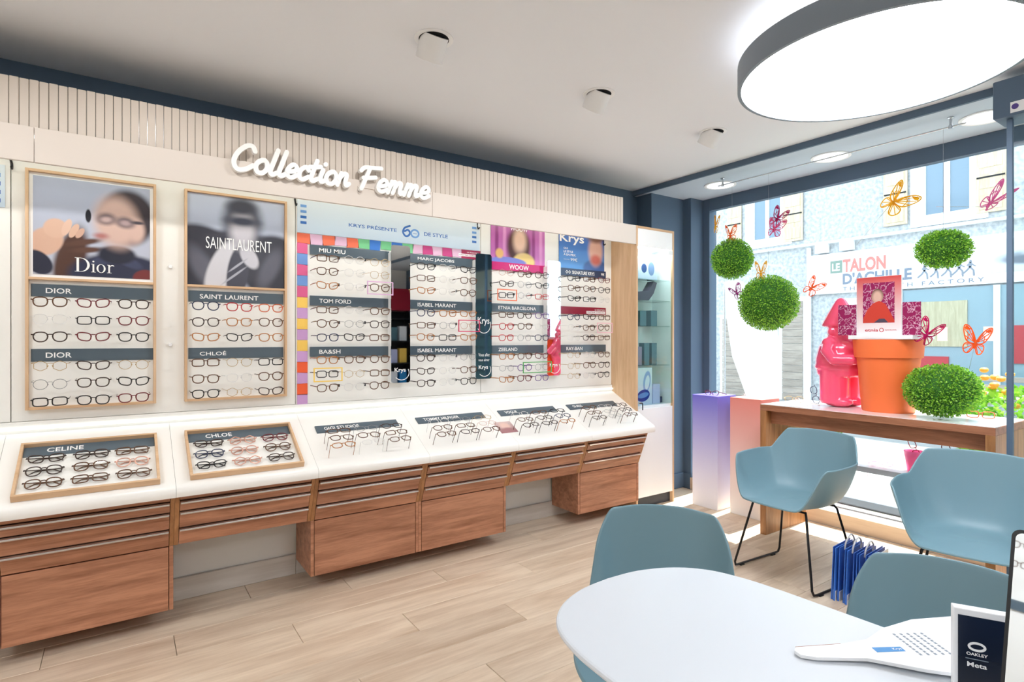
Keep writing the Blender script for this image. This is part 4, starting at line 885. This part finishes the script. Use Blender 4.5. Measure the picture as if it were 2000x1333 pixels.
mb = MB(); ribbon(mb, [(0.143 + 0.011 * math.cos(2 * PI * k / 18), 0.031 + 0.011 * math.sin(2 * PI * k / 18)) for k in range(19)], 0.004, -0.0014, -0.0006); mb.build('ring_mark', 'etnia_red', pc); text('BARCELONA', 0.165, -0.0014, 0.027, 0.06, 0.008, 'etnia_red', pc, 0.01)
for y0, lab in [(1.823, 'pink marbled card left of the portrait card'), (1.47, 'pink marbled card right of the portrait card')]:
    tag(MB().box(0, 0.108, 0, 0.010, 0, 0.195, 0.001, 1).build('marbled_card', 'pink_marble', None, loc=(3.832, y0, 1.3735), rot=(0, 0, -PI / 2)), lab, 'card', 'pink marbled cards on the pot')
# ---- boxwood balls
def leaf_mat(name, c1, c2):
    m = bpy.data.materials.new(name); m.use_nodes = True; nt = m.node_tree; b = nt.nodes['Principled BSDF']; b.inputs['Roughness'].default_value = 0.5
    tc = nt.nodes.new('ShaderNodeTexCoord'); n = nt.nodes.new('ShaderNodeTexWhiteNoise'); n.noise_dimensions = '1D'; at = nt.nodes.new('ShaderNodeAttribute'); at.attribute_name = 'shade'
    mx = nt.nodes.new('ShaderNodeMix'); mx.data_type = 'RGBA'; mx.inputs['A'].default_value = lin(c1) + (1,); mx.inputs['B'].default_value = lin(c2) + (1,)
    nt.links.new(at.outputs['Fac'], mx.inputs['Factor']); nt.links.new(mx.outputs['Result'], b.inputs['Base Color'])
    b.inputs['Subsurface Weight'].default_value = 0.0; MATS[name] = m
leaf_mat('box_leaf', (84, 160, 40), (186, 232, 84)); translucent(MATS['box_leaf'], 0.35); mat('box_core', (52, 104, 32), 0.9)
def foliage(n, r, sq, seed, size=0.011):
    rg = np.random.default_rng(seed); V = []; Fc = []; sh_ = []
    d = rg.normal(size=(n, 3)); d /= np.linalg.norm(d, axis=1)[:, None]
    for i in range(n):
        c = d[i] * r * rg.uniform(0.88, 1.02) * np.array([1, 1, sq])
        a = rg.normal(size=3) * 0.7 + d[i]; a /= np.linalg.norm(a); b = np.cross(a, rg.normal(size=3)); b /= np.linalg.norm(b); s = size * rg.uniform(0.7, 1.25)
        k = len(V); V += [tuple(c), tuple(c + a * s * 0.55 + b * s * 0.38), tuple(c + a * s * 1.15), tuple(c + a * s * 0.55 - b * s * 0.38)]; Fc.append((k, k + 1, k + 2, k + 3)); sh_.append(rg.uniform(0, 1))
    me = bpy.data.meshes.new('foliage'); me.from_pydata(V, [], Fc); at = me.attributes.new('shade', 'FLOAT', 'FACE'); at.data.foreach_set('value', sh_); me.materials.append(MATS['box_leaf']); me.update()
    return me
def ball(loc, r, sq, label, wire, seed, n):
    t = thing('boxwood_ball', label, 'topiary ball', loc, (0, 0, 0), 'boxwood balls in the shop window')
    MB().sphere((0, 0, 0), r * 0.9, 32, 20, (1, 1, sq)).build('core', 'box_core', t, True)
    f_ = put('foliage', foliage(n, r, sq, seed), t); f_['kind'] = 'stuff'
    if wire: MB().cyl((0, 0, r * 0.85 * sq), (0, 0, wire), 0.0009, seg=5).build('wire', 'silver', t)
ball((3.915, 2.654, 1.973), 0.152, 1.0, 'small boxwood ball hanging nearest the corner', 2.567 - 1.973, 1, 4600)
ball((3.915, 2.353, 1.615), 0.202, 0.98, 'largest hanging boxwood ball, lower than its neighbours', 2.567 - 1.615, 2, 8000)
ball((3.915, 1.279, 1.870), 0.133, 0.80, 'small flattened boxwood ball hanging near the glass door', 2.567 - 1.870, 3, 3600)
ball((3.83, 1.256, 1.060), 0.182, 0.80, 'big boxwood ball sitting on the window table', 0, 4, 6500)
ball((4.03, 2.00, 0.643), 0.112, 0.92, 'small boxwood ball on the low shelf behind the chair', 0, 5, 2600)
# ---- paper butterflies
def bfly_wing(sgn):
    mb = MB(); up_ = [(0.0, 0.0), (0.012, 0.030), (0.034, 0.058), (0.056, 0.066), (0.060, 0.050), (0.050, 0.024), (0.036, 0.004), (0.012, -0.002), (0.0, 0.0)]
    lo_ = [(0.0, 0.0), (0.020, -0.002), (0.038, -0.006), (0.044, -0.022), (0.036, -0.040), (0.020, -0.042), (0.008, -0.024), (0.0, 0.0)]
    for o in (up_, lo_): ribbon(mb, [(sgn * p.x, p.y) for p in smooth_path([(a, b, 0) for a, b in o], 4)], 0.0042, -0.0006, 0.0006)
    for e in [(0.030, 0.054), (0.046, 0.060), (0.054, 0.046), (0.046, 0.022)]: ribbon(mb, [(sgn * 0.004, 0.004), (sgn * e[0] * 0.55, e[1] * 0.58), (sgn * e[0], e[1])], 0.0030, -0.0006, 0.0006)
    for e in [(0.036, -0.010), (0.038, -0.030), (0.022, -0.040)]: ribbon(mb, [(sgn * 0.004, -0.003), (sgn * e[0], e[1])], 0.0030, -0.0006, 0.0006)
    ribbon(mb, [(sgn * 0.018, 0.036), (sgn * 0.034, 0.030), (sgn * 0.036, 0.006)], 0.0028, -0.0006, 0.0006)
    mb.prism([(sgn * 0.030, 0.052), (sgn * 0.054, 0.064), (sgn * 0.058, 0.050), (sgn * 0.044, 0.046)], -0.0006, 0.0006)
    return mb
WINGS = {s: bfly_wing(s).mesh('wing', None) for s in (-1, 1)}
bb = MB().sphere((0, 0, -0.004), 0.0045, 10, 8, (1, 1, 4.2)); BODY = bb.mesh('body', None, True)
an = MB().tube([(0.001, 0, 0.014), (0.006, -0.004, 0.026), (0.011, -0.006, 0.034)], 0.0006, 5); an.tube([(-0.001, 0, 0.014), (-0.006, -0.004, 0.026), (-0.011, -0.006, 0.034)], 0.0006, 5); ANT = an.mesh('antennae', None)
def butterfly(loc, rot, rgb, label, s=1.0, fold=55, wire=None):
    m = mat('paper_' + label[:12].replace(' ', '_') + str(len(MATS)), rgb, 0.5); translucent(m, 0.65)
    t = thing('paper_butterfly', label, 'butterfly', loc, rot, 'paper butterflies in the shop window'); t.scale = (s, s, s)
    for sg in (-1, 1):
        o = put('wing', WINGS[sg], t, rot=(0, 0, -sg * math.radians(fold) * -1)); o.data = o.data if o.data.materials else o.data
        if not o.data.materials: o.data.materials.append(None)
        o.material_slots[0].link = 'OBJECT'; o.material_slots[0].material = m
    for nm, me in (('body', BODY), ('antennae', ANT)):
        if not me.materials: me.materials.append(None)
        o = put(nm, me, t); o.material_slots[0].link = 'OBJECT'; o.material_slots[0].material = m
    if wire: MB().cyl((0, 0.002, -0.02), wire, 0.0008, seg=5).build('stem_wire', 'silver', t)
YL = (255, 212, 56); OR = (255, 140, 60); MG = (214, 40, 130); PK = (244, 120, 176); PU = (190, 50, 150)
for loc, rot, c, lab, s, fo, wr in [
    ((3.90, 2.79, 2.25), (0.2, 0.1, -1.0), YL, 'yellow paper butterfly with folded wings at the window corner', 1.25, 74, (0.01, 0.03, -0.24)),
    ((3.84, 2.62, 2.145), (0.3, 0.0, -1.2), OR, 'orange paper butterfly perched on the ball nearest the corner', 1.1, 50, None),
    ((3.92, 2.285, 2.225), (0.2, 0.5, -0.9), MG, 'magenta paper butterfly on the hanging wire above the largest ball', 1.25, 48, None),
    ((3.90, 2.30, 2.148), (0.1, 0.3, -1.3), PK, 'pink paper butterfly just below the magenta one', 1.15, 30, None),
    ((3.79, 2.335, 1.825), (0.3, 0.0, -1.0), YL, 'yellow paper butterfly perched on the largest hanging ball', 1.15, 55, None),
    ((3.84, 2.566, 1.70), (0.1, -0.5, -1.3), PU, 'purple paper butterfly left of the largest hanging ball', 1.0, 40, (0.06, -0.03, -0.01)),
    ((3.90, 2.03, 1.70), (0.0, 0.7, -1.2), OR, 'orange paper butterfly right of the largest hanging ball', 1.15, 40, (-0.11, 0.0, -0.04)),
    ((3.90, 1.53, 2.19), (0.2, 0.9, -1.4), YL, 'yellow paper butterfly above the shop sign across the street', 1.6, 30, (0.03, 0.0, -0.20)),
    ((3.90, 1.057, 2.09), (0.9, 0.7, -1.0), (240, 140, 196), 'pale pink paper butterfly near the glass door', 1.5, 60, (-0.12, 0.0, -0.12)),
    ((3.84, 1.335, 1.372), (0.2, 0.5, -1.1), (222, 30, 130), 'magenta paper butterfly beside the marbled card', 1.35, 45, (0.0, 0.03, -0.03)),
    ((3.90, 1.125, 1.325), (0.1, 0.2, -1.2), OR, 'orange paper butterfly right of the pot, near the glass door', 1.4, 42, (0.01, 0.02, -0.28))]:
    butterfly(loc, rot, c, lab, s, fo, wr)
for y0, y1, lab in [(1.422, 1.478, 'small white sticker on the window glass beside the magenta butterfly'), (1.173, 1.236, 'small white sticker on the window glass above the orange butterfly')]:
    tag(MB().box(4.4235, 4.4248, y0, y1, 1.337, 1.427).build('window_sticker', 'white'), lab, 'sticker', 'white stickers on the window glass')
# ---- pink buckets on the low shelf
translucent(mat('bucket_pink', (252, 166, 210), 0.35), 0.5)
for y0, lab, kc in [(1.476, 'small pink metal bucket on the low shelf, left one', 'R'), (1.30, 'small pink metal bucket on the low shelf, right one', 'W')]:
    t = thing('bucket', lab, 'bucket', (4.06, y0, 0.5305), (0, 0, 0), 'pink buckets on the low shelf')
    MB().lathe([(0, 0), (0.038, 0), (0.050, 0.09), (0.0515, 0.09), (0.052, 0.098), (0.055, 0.12), (0.057, 0.122), (0.055, 0.124), (0.052, 0.12), (0.036, 0.006), (0, 0.006)], seg=32).build('pail', 'bucket_pink', t, True)
    MB().tube(smooth_path([(0, -0.054, 0.115), (0.0, -0.075, 0.10), (0, -0.082, 0.065), (0.0, -0.07, 0.04)], 4), 0.0014, 6).build('handle', 'silver', t, True)
    glasses(kc, (4.06, y0, 0.665), (0.3, 1.2, -1.2), ('red' if kc == 'R' else 'burgundy') + ' eyeglasses sticking out of the ' + ('left' if kc == 'R' else 'right') + ' pink bucket', 'eyeglasses in the shop window')
# ---- folded blue carrier bags standing on the floor
mat('bag_blue', (58, 124, 222), 0.45, var=(46, 100, 196)); mat('bag_white', (232, 234, 238), 0.5); mat('rope', (214, 214, 216), 0.6)
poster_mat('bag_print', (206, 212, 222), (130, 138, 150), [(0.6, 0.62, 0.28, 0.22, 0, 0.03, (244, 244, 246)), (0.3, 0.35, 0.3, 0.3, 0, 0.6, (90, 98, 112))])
nb = 11
for k in range(nb):
    lastb = (k == nb - 1); y0 = 1.475 - k * 0.0150 - 0.012 * sum(1 for q in (2, 4, 7) if k > q); lean = 0.03
    t = thing('carrier_bag', ('folded silver grey carrier bag with a rope handle at the front of the bag row' if lastb else f"folded blue carrier bag, {['first', 'second', 'third', 'fourth', 'fifth', 'sixth', 'seventh', 'eighth', 'ninth', 'tenth'][k]} from the left in the row on the floor"), 'bag', (3.03 + random.uniform(-0.006, 0.006), y0, 0.001), (lean, 0, math.radians(4 + random.uniform(-0.5, 0.5))), 'folded carrier bags on the floor')
    mb = MB(); H_ = 0.275 + random.uniform(-0.006, 0.004)
    mb.prism([(-0.0045, 0), (0.0045, 0), (0.0015, H_), (-0.0015, H_)], 0, 0.215, 'x')
    mb.build('bag_body', 'bag_print' if lastb else 'bag_blue', t)
    MB().box(0.002, 0.213, -0.0052, -0.0040, 0.0, 0.05).build('bag_fold', 'bag_white', t)
    if k in (2, 4, 7, nb - 1):
        MB().tube(smooth_path([(0.05, -0.006, H_ - 0.02), (0.055, -0.009, H_ + 0.02), (0.105, -0.011, H_ + 0.05), (0.155, -0.009, H_ + 0.02), (0.16, -0.006, H_ - 0.02)] if not lastb else [(0.05, -0.006, H_ - 0.03), (0.052, -0.012, H_ - 0.09), (0.105, -0.014, H_ - 0.12), (0.155, -0.012, H_ - 0.09), (0.16, -0.006, H_ - 0.03)], 5), 0.004, 7).build('rope_handle', 'rope', t, True)
# ---- vitrine contents
mat('box_teal', (86, 120, 132), 0.4); mat('box_mauve', (150, 136, 160), 0.4); mat('box_white', (240, 242, 246), 0.35); mat('box_lilac', (196, 200, 236), 0.35)
poster_mat('print_device', (236, 240, 250), (206, 214, 240), [(0.7, 0.62, 0.2, 0.3, -20, 0.1, (150, 170, 222)), (0.72, 0.6, 0.12, 0.2, -20, 0.1, (226, 232, 248)), (0.5, 0.25, 0.36, 0.16, 6, 0.03, (40, 62, 150)), (0.5, 0.26, 0.30, 0.07, 6, 0.1, (110, 150, 220))])
poster_mat('print_small', (226, 230, 240), (190, 200, 220), [(0.4, 0.5, 0.12, 0.2, 0, 0.1, (60, 80, 130)), (0.72, 0.5, 0.14, 0.3, 0, 0.1, (120, 140, 180))])
def vbox(x, y, z, sx, sy, sz, m, label):
    tag(MB().box(0, sx, 0, sy, 0, sz, 0.002, 1).build('product_box', m, None, loc=(3.338 + x, 3.11 + y, z)), label, 'box', 'boxes in the vitrine')
vbox(0.04, 0.06, 0.8155, 0.21, 0.06, 0.30, 'print_device', 'white device carton with blue picture at the bottom of the vitrine'); vbox(0.28, 0.08, 0.8155, 0.09, 0.06, 0.16, 'box_lilac', 'small lilac carton beside the device carton in the vitrine'); vbox(0.375, 0.10, 0.8155, 0.045, 0.05, 0.05, 'ink_blue', 'tiny dark blue carton at the bottom right of the vitrine')
for k, (x, h_) in enumerate([(0.03, 0.14), (0.10, 0.15), (0.19, 0.18), (0.28, 0.18)]): vbox(x, 0.09, 1.1365, 0.062, 0.06, h_, 'box_mauve' if k < 2 else 'box_teal', f"{'mauve' if k < 2 else 'teal'} carton, {['first', 'second', 'third', 'fourth'][k]} from the left on the lowest vitrine shelf")
for k, (x, h_) in enumerate([(0.03, 0.125), (0.14, 0.125), (0.27, 0.13)]): vbox(x, 0.09, 1.4565, 0.075, 0.06, h_, 'box_teal', f"teal carton, {['left', 'middle', 'right'][k]} one on the second vitrine shelf")
tag(MB().prism([(0, 0), (0.20, 0.0), (0.26, 0.06), (0.30, 0.15), (0.26, 0.16), (0.20, 0.08), (0.0, 0.06)], 0, 0.07).build('curved_case', 'dark_case', None, loc=(3.37, 3.19, 1.6665)), 'dark curved case on the third vitrine shelf', 'case')
vbox(0.09, 0.10, 1.8365, 0.27, 0.05, 0.19, 'print_small', 'white carton with blue pictures on the top vitrine shelf')

# ================================================================== street outside
def stucco(name, c1, c2, sc_=14):
    m = mat(name, c1, 0.9); nt = m.node_tree; b = nt.nodes['Principled BSDF']; tc = nt.nodes.new('ShaderNodeTexCoord'); n = nt.nodes.new('ShaderNodeTexNoise'); n.inputs['Scale'].default_value = sc_; n.inputs['Detail'].default_value = 8
    rp = nt.nodes.new('ShaderNodeValToRGB'); rp.color_ramp.elements[0].position = 0.35; rp.color_ramp.elements[1].position = 0.65; rp.color_ramp.elements[0].color = lin(c2) + (1,); rp.color_ramp.elements[1].color = lin(c1) + (1,)
    nt.links.new(tc.outputs['Object'], n.inputs['Vector']); nt.links.new(n.outputs['Fac'], rp.inputs[0]); nt.links.new(rp.outputs[0], b.inputs['Base Color'])
    bp = nt.nodes.new('ShaderNodeBump'); bp.inputs['Strength'].default_value = 0.6; bp.inputs['Distance'].default_value = 0.02; nt.links.new(n.outputs['Fac'], bp.inputs['Height']); nt.links.new(bp.outputs[0], b.inputs['Normal'])
stucco('facade_stucco', (196, 198, 198), (160, 163, 167)); stucco('pavement', (150, 150, 148), (136, 136, 134), 5)
struct(MB().box(4.52, 60, -30, 40, -0.35, -0.15).build('ground', 'pavement'))
struct(MB().box(-8, 4.46, 3.70, 9, -0.35, 6).build('wall_neighbour', 'facade_stucco'))
struct(MB().box(4.40, 4.60, -3.2, 3.70, 2.665, 6.0).build('wall_shop_front', 'facade_stucco'))
fc = struct(MB().box(13.5, 14.2, -8, 16, -0.15, 8.5).build('wall_facade', 'facade_stucco'))
mat('shop_dark', (150, 168, 182), 0.2); mat('trim_white', (240, 240, 240), 0.6); mat('sign_white', (244, 244, 246), 0.5); mat('talon_red', (236, 120, 112), 0.5); mat('achille_grey', (116, 126, 142), 0.5); mat('sign_green', (120, 140, 128), 0.5); mat('runner_grey', (126, 134, 146), 0.5); mat('window_glass_dark', (120, 140, 156), 0.08)
def fwin(y0, y1, z0, z1, label, shl, shr):
    t = thing('facade_window', label, 'window', (13.5, 0, 0), group='upper windows across the street')
    MB().box(-0.03, -0.001, y0 - 0.28, y1 + 0.28, z0 - 0.22, z1 + 0.25).build('surround', 'trim_white', t)
    for a, b in [(y0, (y0 + y1) / 2 - 0.05), ((y0 + y1) / 2 + 0.05, y1)]:
        MB().box(-0.034, -0.031, a, b, z0, z1).build('pane', 'window_glass_dark', t)
    for a, b in [(y0 - 0.05, y0), ((y0 + y1) / 2 - 0.05, (y0 + y1) / 2 + 0.05), (y1, y1 + 0.05)]: MB().box(-0.06, -0.031, a, b, z0 - 0.05, z1 + 0.05, 0.004, 1).build('frame_bar', 'trim_white', t)
    for a, b, c, d in shl + shr:
        sh_ = MB().box(-0.05, -0.031, a, b, c, d, 0.004, 1).build('shutter', 'shutter_wood', t)
        n = 3; hh = (d - c) / n
        for k in range(n): MB().box(-0.058, -0.0505, a + 0.06, b - 0.06, c + hh * k + 0.06, c + hh * (k + 1) - 0.06, 0.004, 1).build('panel', 'shutter_wood', sh_)
        MB().box(-0.064, -0.0585, a + 0.02, b - 0.02, c + (d - c) * 0.55, c + (d - c) * 0.55 + 0.03).build('shutter_bar', 'black_metal', sh_)
fwin(7.775, 8.464, 3.90, 4.88, 'upper window with open wooden shutters, the left one across the street', [(8.845, 9.274, 3.75, 4.9)], [(7.212, 7.709, 3.73, 4.9)])
fwin(3.973, 4.691, 3.87, 4.88, 'upper window with open wooden shutters, the right one across the street', [(5.019, 5.471, 3.75, 4.93)], [(3.413, 3.878, 3.74, 4.93)])
sg = thing('shop_sign', 'long white shop sign with runner silhouettes across the street', 'sign', (13.5, 0, 0))
MB().box(-0.09, -0.001, 0.4, 7.004, 2.39, 3.31, 0.004, 1).build('board', 'sign_white', sg)
YR = (0, 0, -PI / 2)
MB().box(-0.094, -0.0905, 6.29, 6.55, 2.85, 3.13).build('word_block', 'sign_green', sg)
text('LE', -0.096, 6.51, 2.90, 0.17, 0.17, 'sign_white', sg, 0.03, rot=YR); text('TALON', -0.093, 6.28, 2.845, 0.88, 0.30, 'talon_red', sg, 0.04, rot=YR)
text("D'ACHILLE", -0.093, 6.28, 2.575, 1.36, 0.255, 'achille_grey', sg, 0.04, rot=YR); text('T H E   H E A L T H   F A C T O R Y', -0.093, 6.28, 2.435, 2.55, 0.085, 'achille_grey', sg, 0.01, rot=YR)
def runner(y0, ph):
    mb = MB(); s = 0.29
    P = lambda a, b: (a * s, b * s)
    ribbon(mb, [P(0, .62), P(.02, .9)], 0.055, -0.094, -0.0905)
    mb.prism([(0.03 * s + 0.02 * math.cos(2 * PI * k / 10), 1.0 * s + 0.022 * math.sin(2 * PI * k / 10)) for k in range(10)], -0.094, -0.0905)
    for k in (1, -1):
        q = k * ph
        ribbon(mb, [P(0, .6), P(.16 * q, .36), P(.16 * q - (.22 if q < 0 else -.02), .16 if q < 0 else .04)], 0.032, -0.094, -0.0905)
        ribbon(mb, [P(.02, .88), P(-.14 * q, .72), P(-.14 * q + .12, .64)], 0.022, -0.094, -0.0905)
    o = mb.build('runner_mark', 'runner_grey', sg); o.rotation_euler = (0, 0, -PI / 2); o.location = (0, y0, 2.56)
    # the ribbon is drawn in x-z facing -y; turned to face the street
    return o
for y0, ph in [(4.70, 1.0), (4.50, 0.6), (4.30, 0.9), (4.12, 1.1), (3.95, 1.2)]:
    o = runner(y0, ph); o.location = (0, y0, 2.56)
poster_mat('shoe_print', (214, 218, 224), (196, 200, 206), [(0.5, 0.4, 0.4, 0.22, 0, 0.3, (140, 146, 156)), (0.6, 0.6, 0.25, 0.2, 20, 0.4, (232, 234, 238)), (0.35, 0.35, 0.2, 0.12, 0, 0.4, (110, 116, 128))])
sp_ = MB().box(0, 1.5, -0.0945, -0.0905, 0, 0.62).build('shoe_picture', 'shoe_print', sg); sp_.rotation_euler = YR; sp_.location = (0, 3.65, 2.58)
cn = thing('wall_conduit', 'pale pipe and junction boxes along the facade across the street', 'pipe', (13.42, 0, 0))
MB().cyl((0, -2, 3.58), (0, 9.6, 3.58), 0.035, seg=10).build('pipe', 'trim_white', cn, True)
for y0 in (6.6, 6.05): MB().box(-0.06, 0.06, y0, y0 + 0.28, 3.34, 3.56, 0.004, 1).build('junction_box', 'trim_white', cn)
dp = tag(MB().cyl((13.44, 7.056, -0.15), (13.44, 7.056, 3.5), 0.05, seg=12).build('downpipe', 'trim_white', None, True), 'pale downpipe at the left end of the shop sign', 'pipe')
def boarded(y0, y1, z0, z1, label):
    t = thing('boarded_door', label, 'door', (13.5, 0, 0), group='boarded doors across the street')
    MB().box(-0.04, -0.001, y0 - 0.1, y1 + 0.1, z0, z1 + 0.1).build('door_frame', 'trim_white', t)
    n = int((z1 - z0) / 0.17); hh = (z1 - z0) / n
    for k in range(n): MB().box(-0.07, -0.041, y0, y1, z0 + hh * k + 0.005, z0 + hh * (k + 1) - 0.005, 0.004, 1).build('board', 'grey_board', t)
boarded(7.21, 7.72, -0.149, 2.27, 'weathered boarded door behind the gnome across the street'); boarded(8.65, 9.40, -0.149, 1.9, 'weathered boarded door at the left edge across the street')
sw = thing('shop_window', 'wide glazed shop front under the white sign across the street', 'window', (13.5, 0, 0))
MB().box(-0.05, -0.001, 0.5, 5.25, 0.3, 2.36).build('backing', 'shop_dark', sw)
for a, b in [(0.5, 0.6), (2.0, 2.1), (3.5, 3.6), (5.1, 5.2)]: MB().box(-0.09, -0.051, a, b, 0.3, 2.36, 0.004, 1).build('mullion', 'trim_white', sw)
MB().box(-0.09, -0.051, 0.5, 5.2, 0.3, 0.38, 0.004, 1).build('sill', 'trim_white', sw)
for y0, y1, z0, z1, m in [(4.0, 4.9, 1.2, 2.1, 'shutter_wood'), (3.0, 3.4, 0.9, 1.6, 'etnia_red'), (4.3, 5.0, 0.5, 1.0, 'etnia_red'), (2.2, 2.9, 0.6, 2.0, 'achille_grey')]: MB().box(-0.075, -0.051, y0, y1, z0, z1).build('display_panel', m, sw)
MB().box(-0.110, -0.095, 0.6, 5.1, 0.39, 2.35).build('pane', 'glass', sw)
tr_ = tag(MB().box(13.36, 13.499, 5.55, 6.35, -0.149, 2.25, 0.004, 1).build('advertising_board', 'sign_white'), 'white printed panel beside the boarded door across the street', 'panel')
text('FACTORY', -0.0708, 0.38, 0.62, 0.62, 0.12, 'achille_grey', tr_, 0.02, rot=YR).location = (13.358, 6.28, 0.7)
fl = thing('feather_flag', 'white feather flag standing on the pavement outside', 'flag', (6.0, 3.85, -0.149))
fo = smooth_path([(0.32, 2.19, 0), (0.10, 2.18, 0), (-0.02, 2.0, 0), (-0.34, 1.62, 0), (-0.36, 0.75, 0)], 5)
MB().prism([(0.32, 2.19)] + [(p.x, p.y) for p in fo[1:]] + [(0.0, 0.75), (0.22, 1.3), (0.30, 1.8)], 0.0, 0.006, 'x').build('cloth', 'white', fl)
MB().cyl((0.012, 0.325, 0.0), (0.012, 0.325, 2.2), 0.012, seg=10).build('pole', 'silver', fl, True)
MB().cyl((0, 0.325, 0.0), (0, 0.325, 0.05), 0.2, seg=24).build('base', 'kick', fl, True)
leaf_mat('flower_leaf', (110, 160, 70), (176, 206, 110)); mat('petal', (250, 170, 60), 0.6)
fp = thing('flower_planter', 'planter of orange flowers outside beyond the glass door', 'planter', (5.6, 1.38, -0.149))
MB().box(-0.2, 0.2, -0.55, 0.35, 0, 0.55, 0.01, 2).build('trough', 'kick', fp)
f_ = put('foliage', foliage(1500, 0.34, 1.0, 9, 0.05), fp, (0, -0.1, 0.78)); f_['kind'] = 'stuff'; f_.scale = (0.6, 1.3, 1.0)
mb = MB(); rg = random.Random(3)
for k in range(46): mb.sphere((rg.uniform(-0.2, 0.2), rg.uniform(-0.5, 0.35), rg.uniform(0.85, 1.25)), 0.032, 7, 5, (1, 1, 0.7))
o = mb.build('blossoms', 'petal', fp, True); o['kind'] = 'stuff'
bn_ = thing('street_bench', 'pale slatted bench across the street under the shop window', 'bench', (12.4, 3.2, -0.149))
for z in (0.45, 0.62, 0.76): MB().box(-0.02, 0.02, -0.9, 0.9, z, z + 0.09, 0.004, 1).build('slat', 'grey_board', bn_)
MB().box(-0.4, 0.0, -0.9, 0.9, 0.40, 0.44, 0.004, 1).build('seat', 'grey_board', bn_)
for yy in (-0.8, 0.8): MB().box(-0.38, 0.0, yy, yy + 0.05, 0, 0.40).build('leg', 'kick', bn_)

# ================================================================== the shop behind the camera (seen only in the mirrors)
rk = thing('stock_shelf', 'tall dark stock shelf with red header on the back wall of the shop', 'shelf', (3.38, -3.19, 0))
mat('header_red', (150, 20, 44), 0.35)
MB().box(0, 1.0, 0, 0.03, 0, 1.85).build('back_panel', 'black', rk); MB().box(0, 1.0, 0, 0.36, 1.86, 2.25, 0.003, 1).build('header', 'header_red', rk)
for xx in (0, 0.97): MB().box(xx, xx + 0.03, 0.03, 0.35, 0, 1.85).build('side_panel', 'black', rk)
for z in (0.1, 0.5, 0.9, 1.3, 1.7): MB().box(0.031, 0.969, 0.031, 0.34, z, z + 0.02).build('shelf_board', 'black', rk)
for z in (0.12, 0.52, 0.92, 1.32):
    for k in range(5): tag(MB().box(0, 0.13, 0, 0.12, 0, 0.24 + 0.02 * (k % 3), 0.002, 1).build('product_box', ['box_white', 'sky_blue', 'box_lilac', 'stripe_y', 'box_teal'][(k + int(z * 5)) % 5], None, loc=(3.46 + 0.18 * k, -3.10, z + 0.0005)), f"{['first', 'second', 'third', 'fourth', 'fifth'][k]} packaged box on {['the lowest', 'the second', 'the third', 'the top'][int(z / 0.4)]} board of the dark stock shelf", 'box', 'boxes on the stock shelf')
er = thing('entrance_rack', 'dark rack board under a cream slat panel beside the entrance', 'rack', (4.399, -0.95, 0.75))
MB().box(-0.02, 0, 0, 0.78, 0, 1.1, 0.002, 1).build('board', 'box_teal', er); MB().box(-0.03, 0, 0, 0.78, 1.2, 1.6, 0.002, 1).build('slat_field', 'slat', er)
for r in range(6):
    for c in range(4): glasses('BDTN'[c], (4.266, -0.86 + 0.19 * c, 0.88 + 0.17 * r), (0, 0, -PI / 2), f"dark eyeglasses, {['first', 'second', 'third', 'fourth'][c]} from the door in {['the lowest', 'the second', 'the third', 'the fourth', 'the fifth', 'the top'][r]} row of the entrance rack", 'eyeglasses on the entrance rack')
lw = thing('side_rack', 'white rack board with slate name strips on the left wall', 'rack', (-2.599, 0.6, 0.9))
MB().box(0, 0.02, 0, 1.2, 0, 1.2, 0.002, 1).build('board', 'board_white', lw)
for z in (0.55, 1.12): MB().box(0.02, 0.028, 0.02, 1.18, z, z + 0.06).build('name_strip', 'sign_grey', lw)
for r in range(3):
    for c in range(6): glasses('BDTBDT'[c], (-2.47, 0.70 + 0.2 * c, 1.95 - 0.12 * r), (0, 0, PI / 2), f"dark eyeglasses, {['first', 'second', 'third', 'fourth', 'fifth', 'sixth'][c]} in {['the top', 'the middle', 'the lower'][r]} row on the left wall rack", 'eyeglasses on the left wall rack')
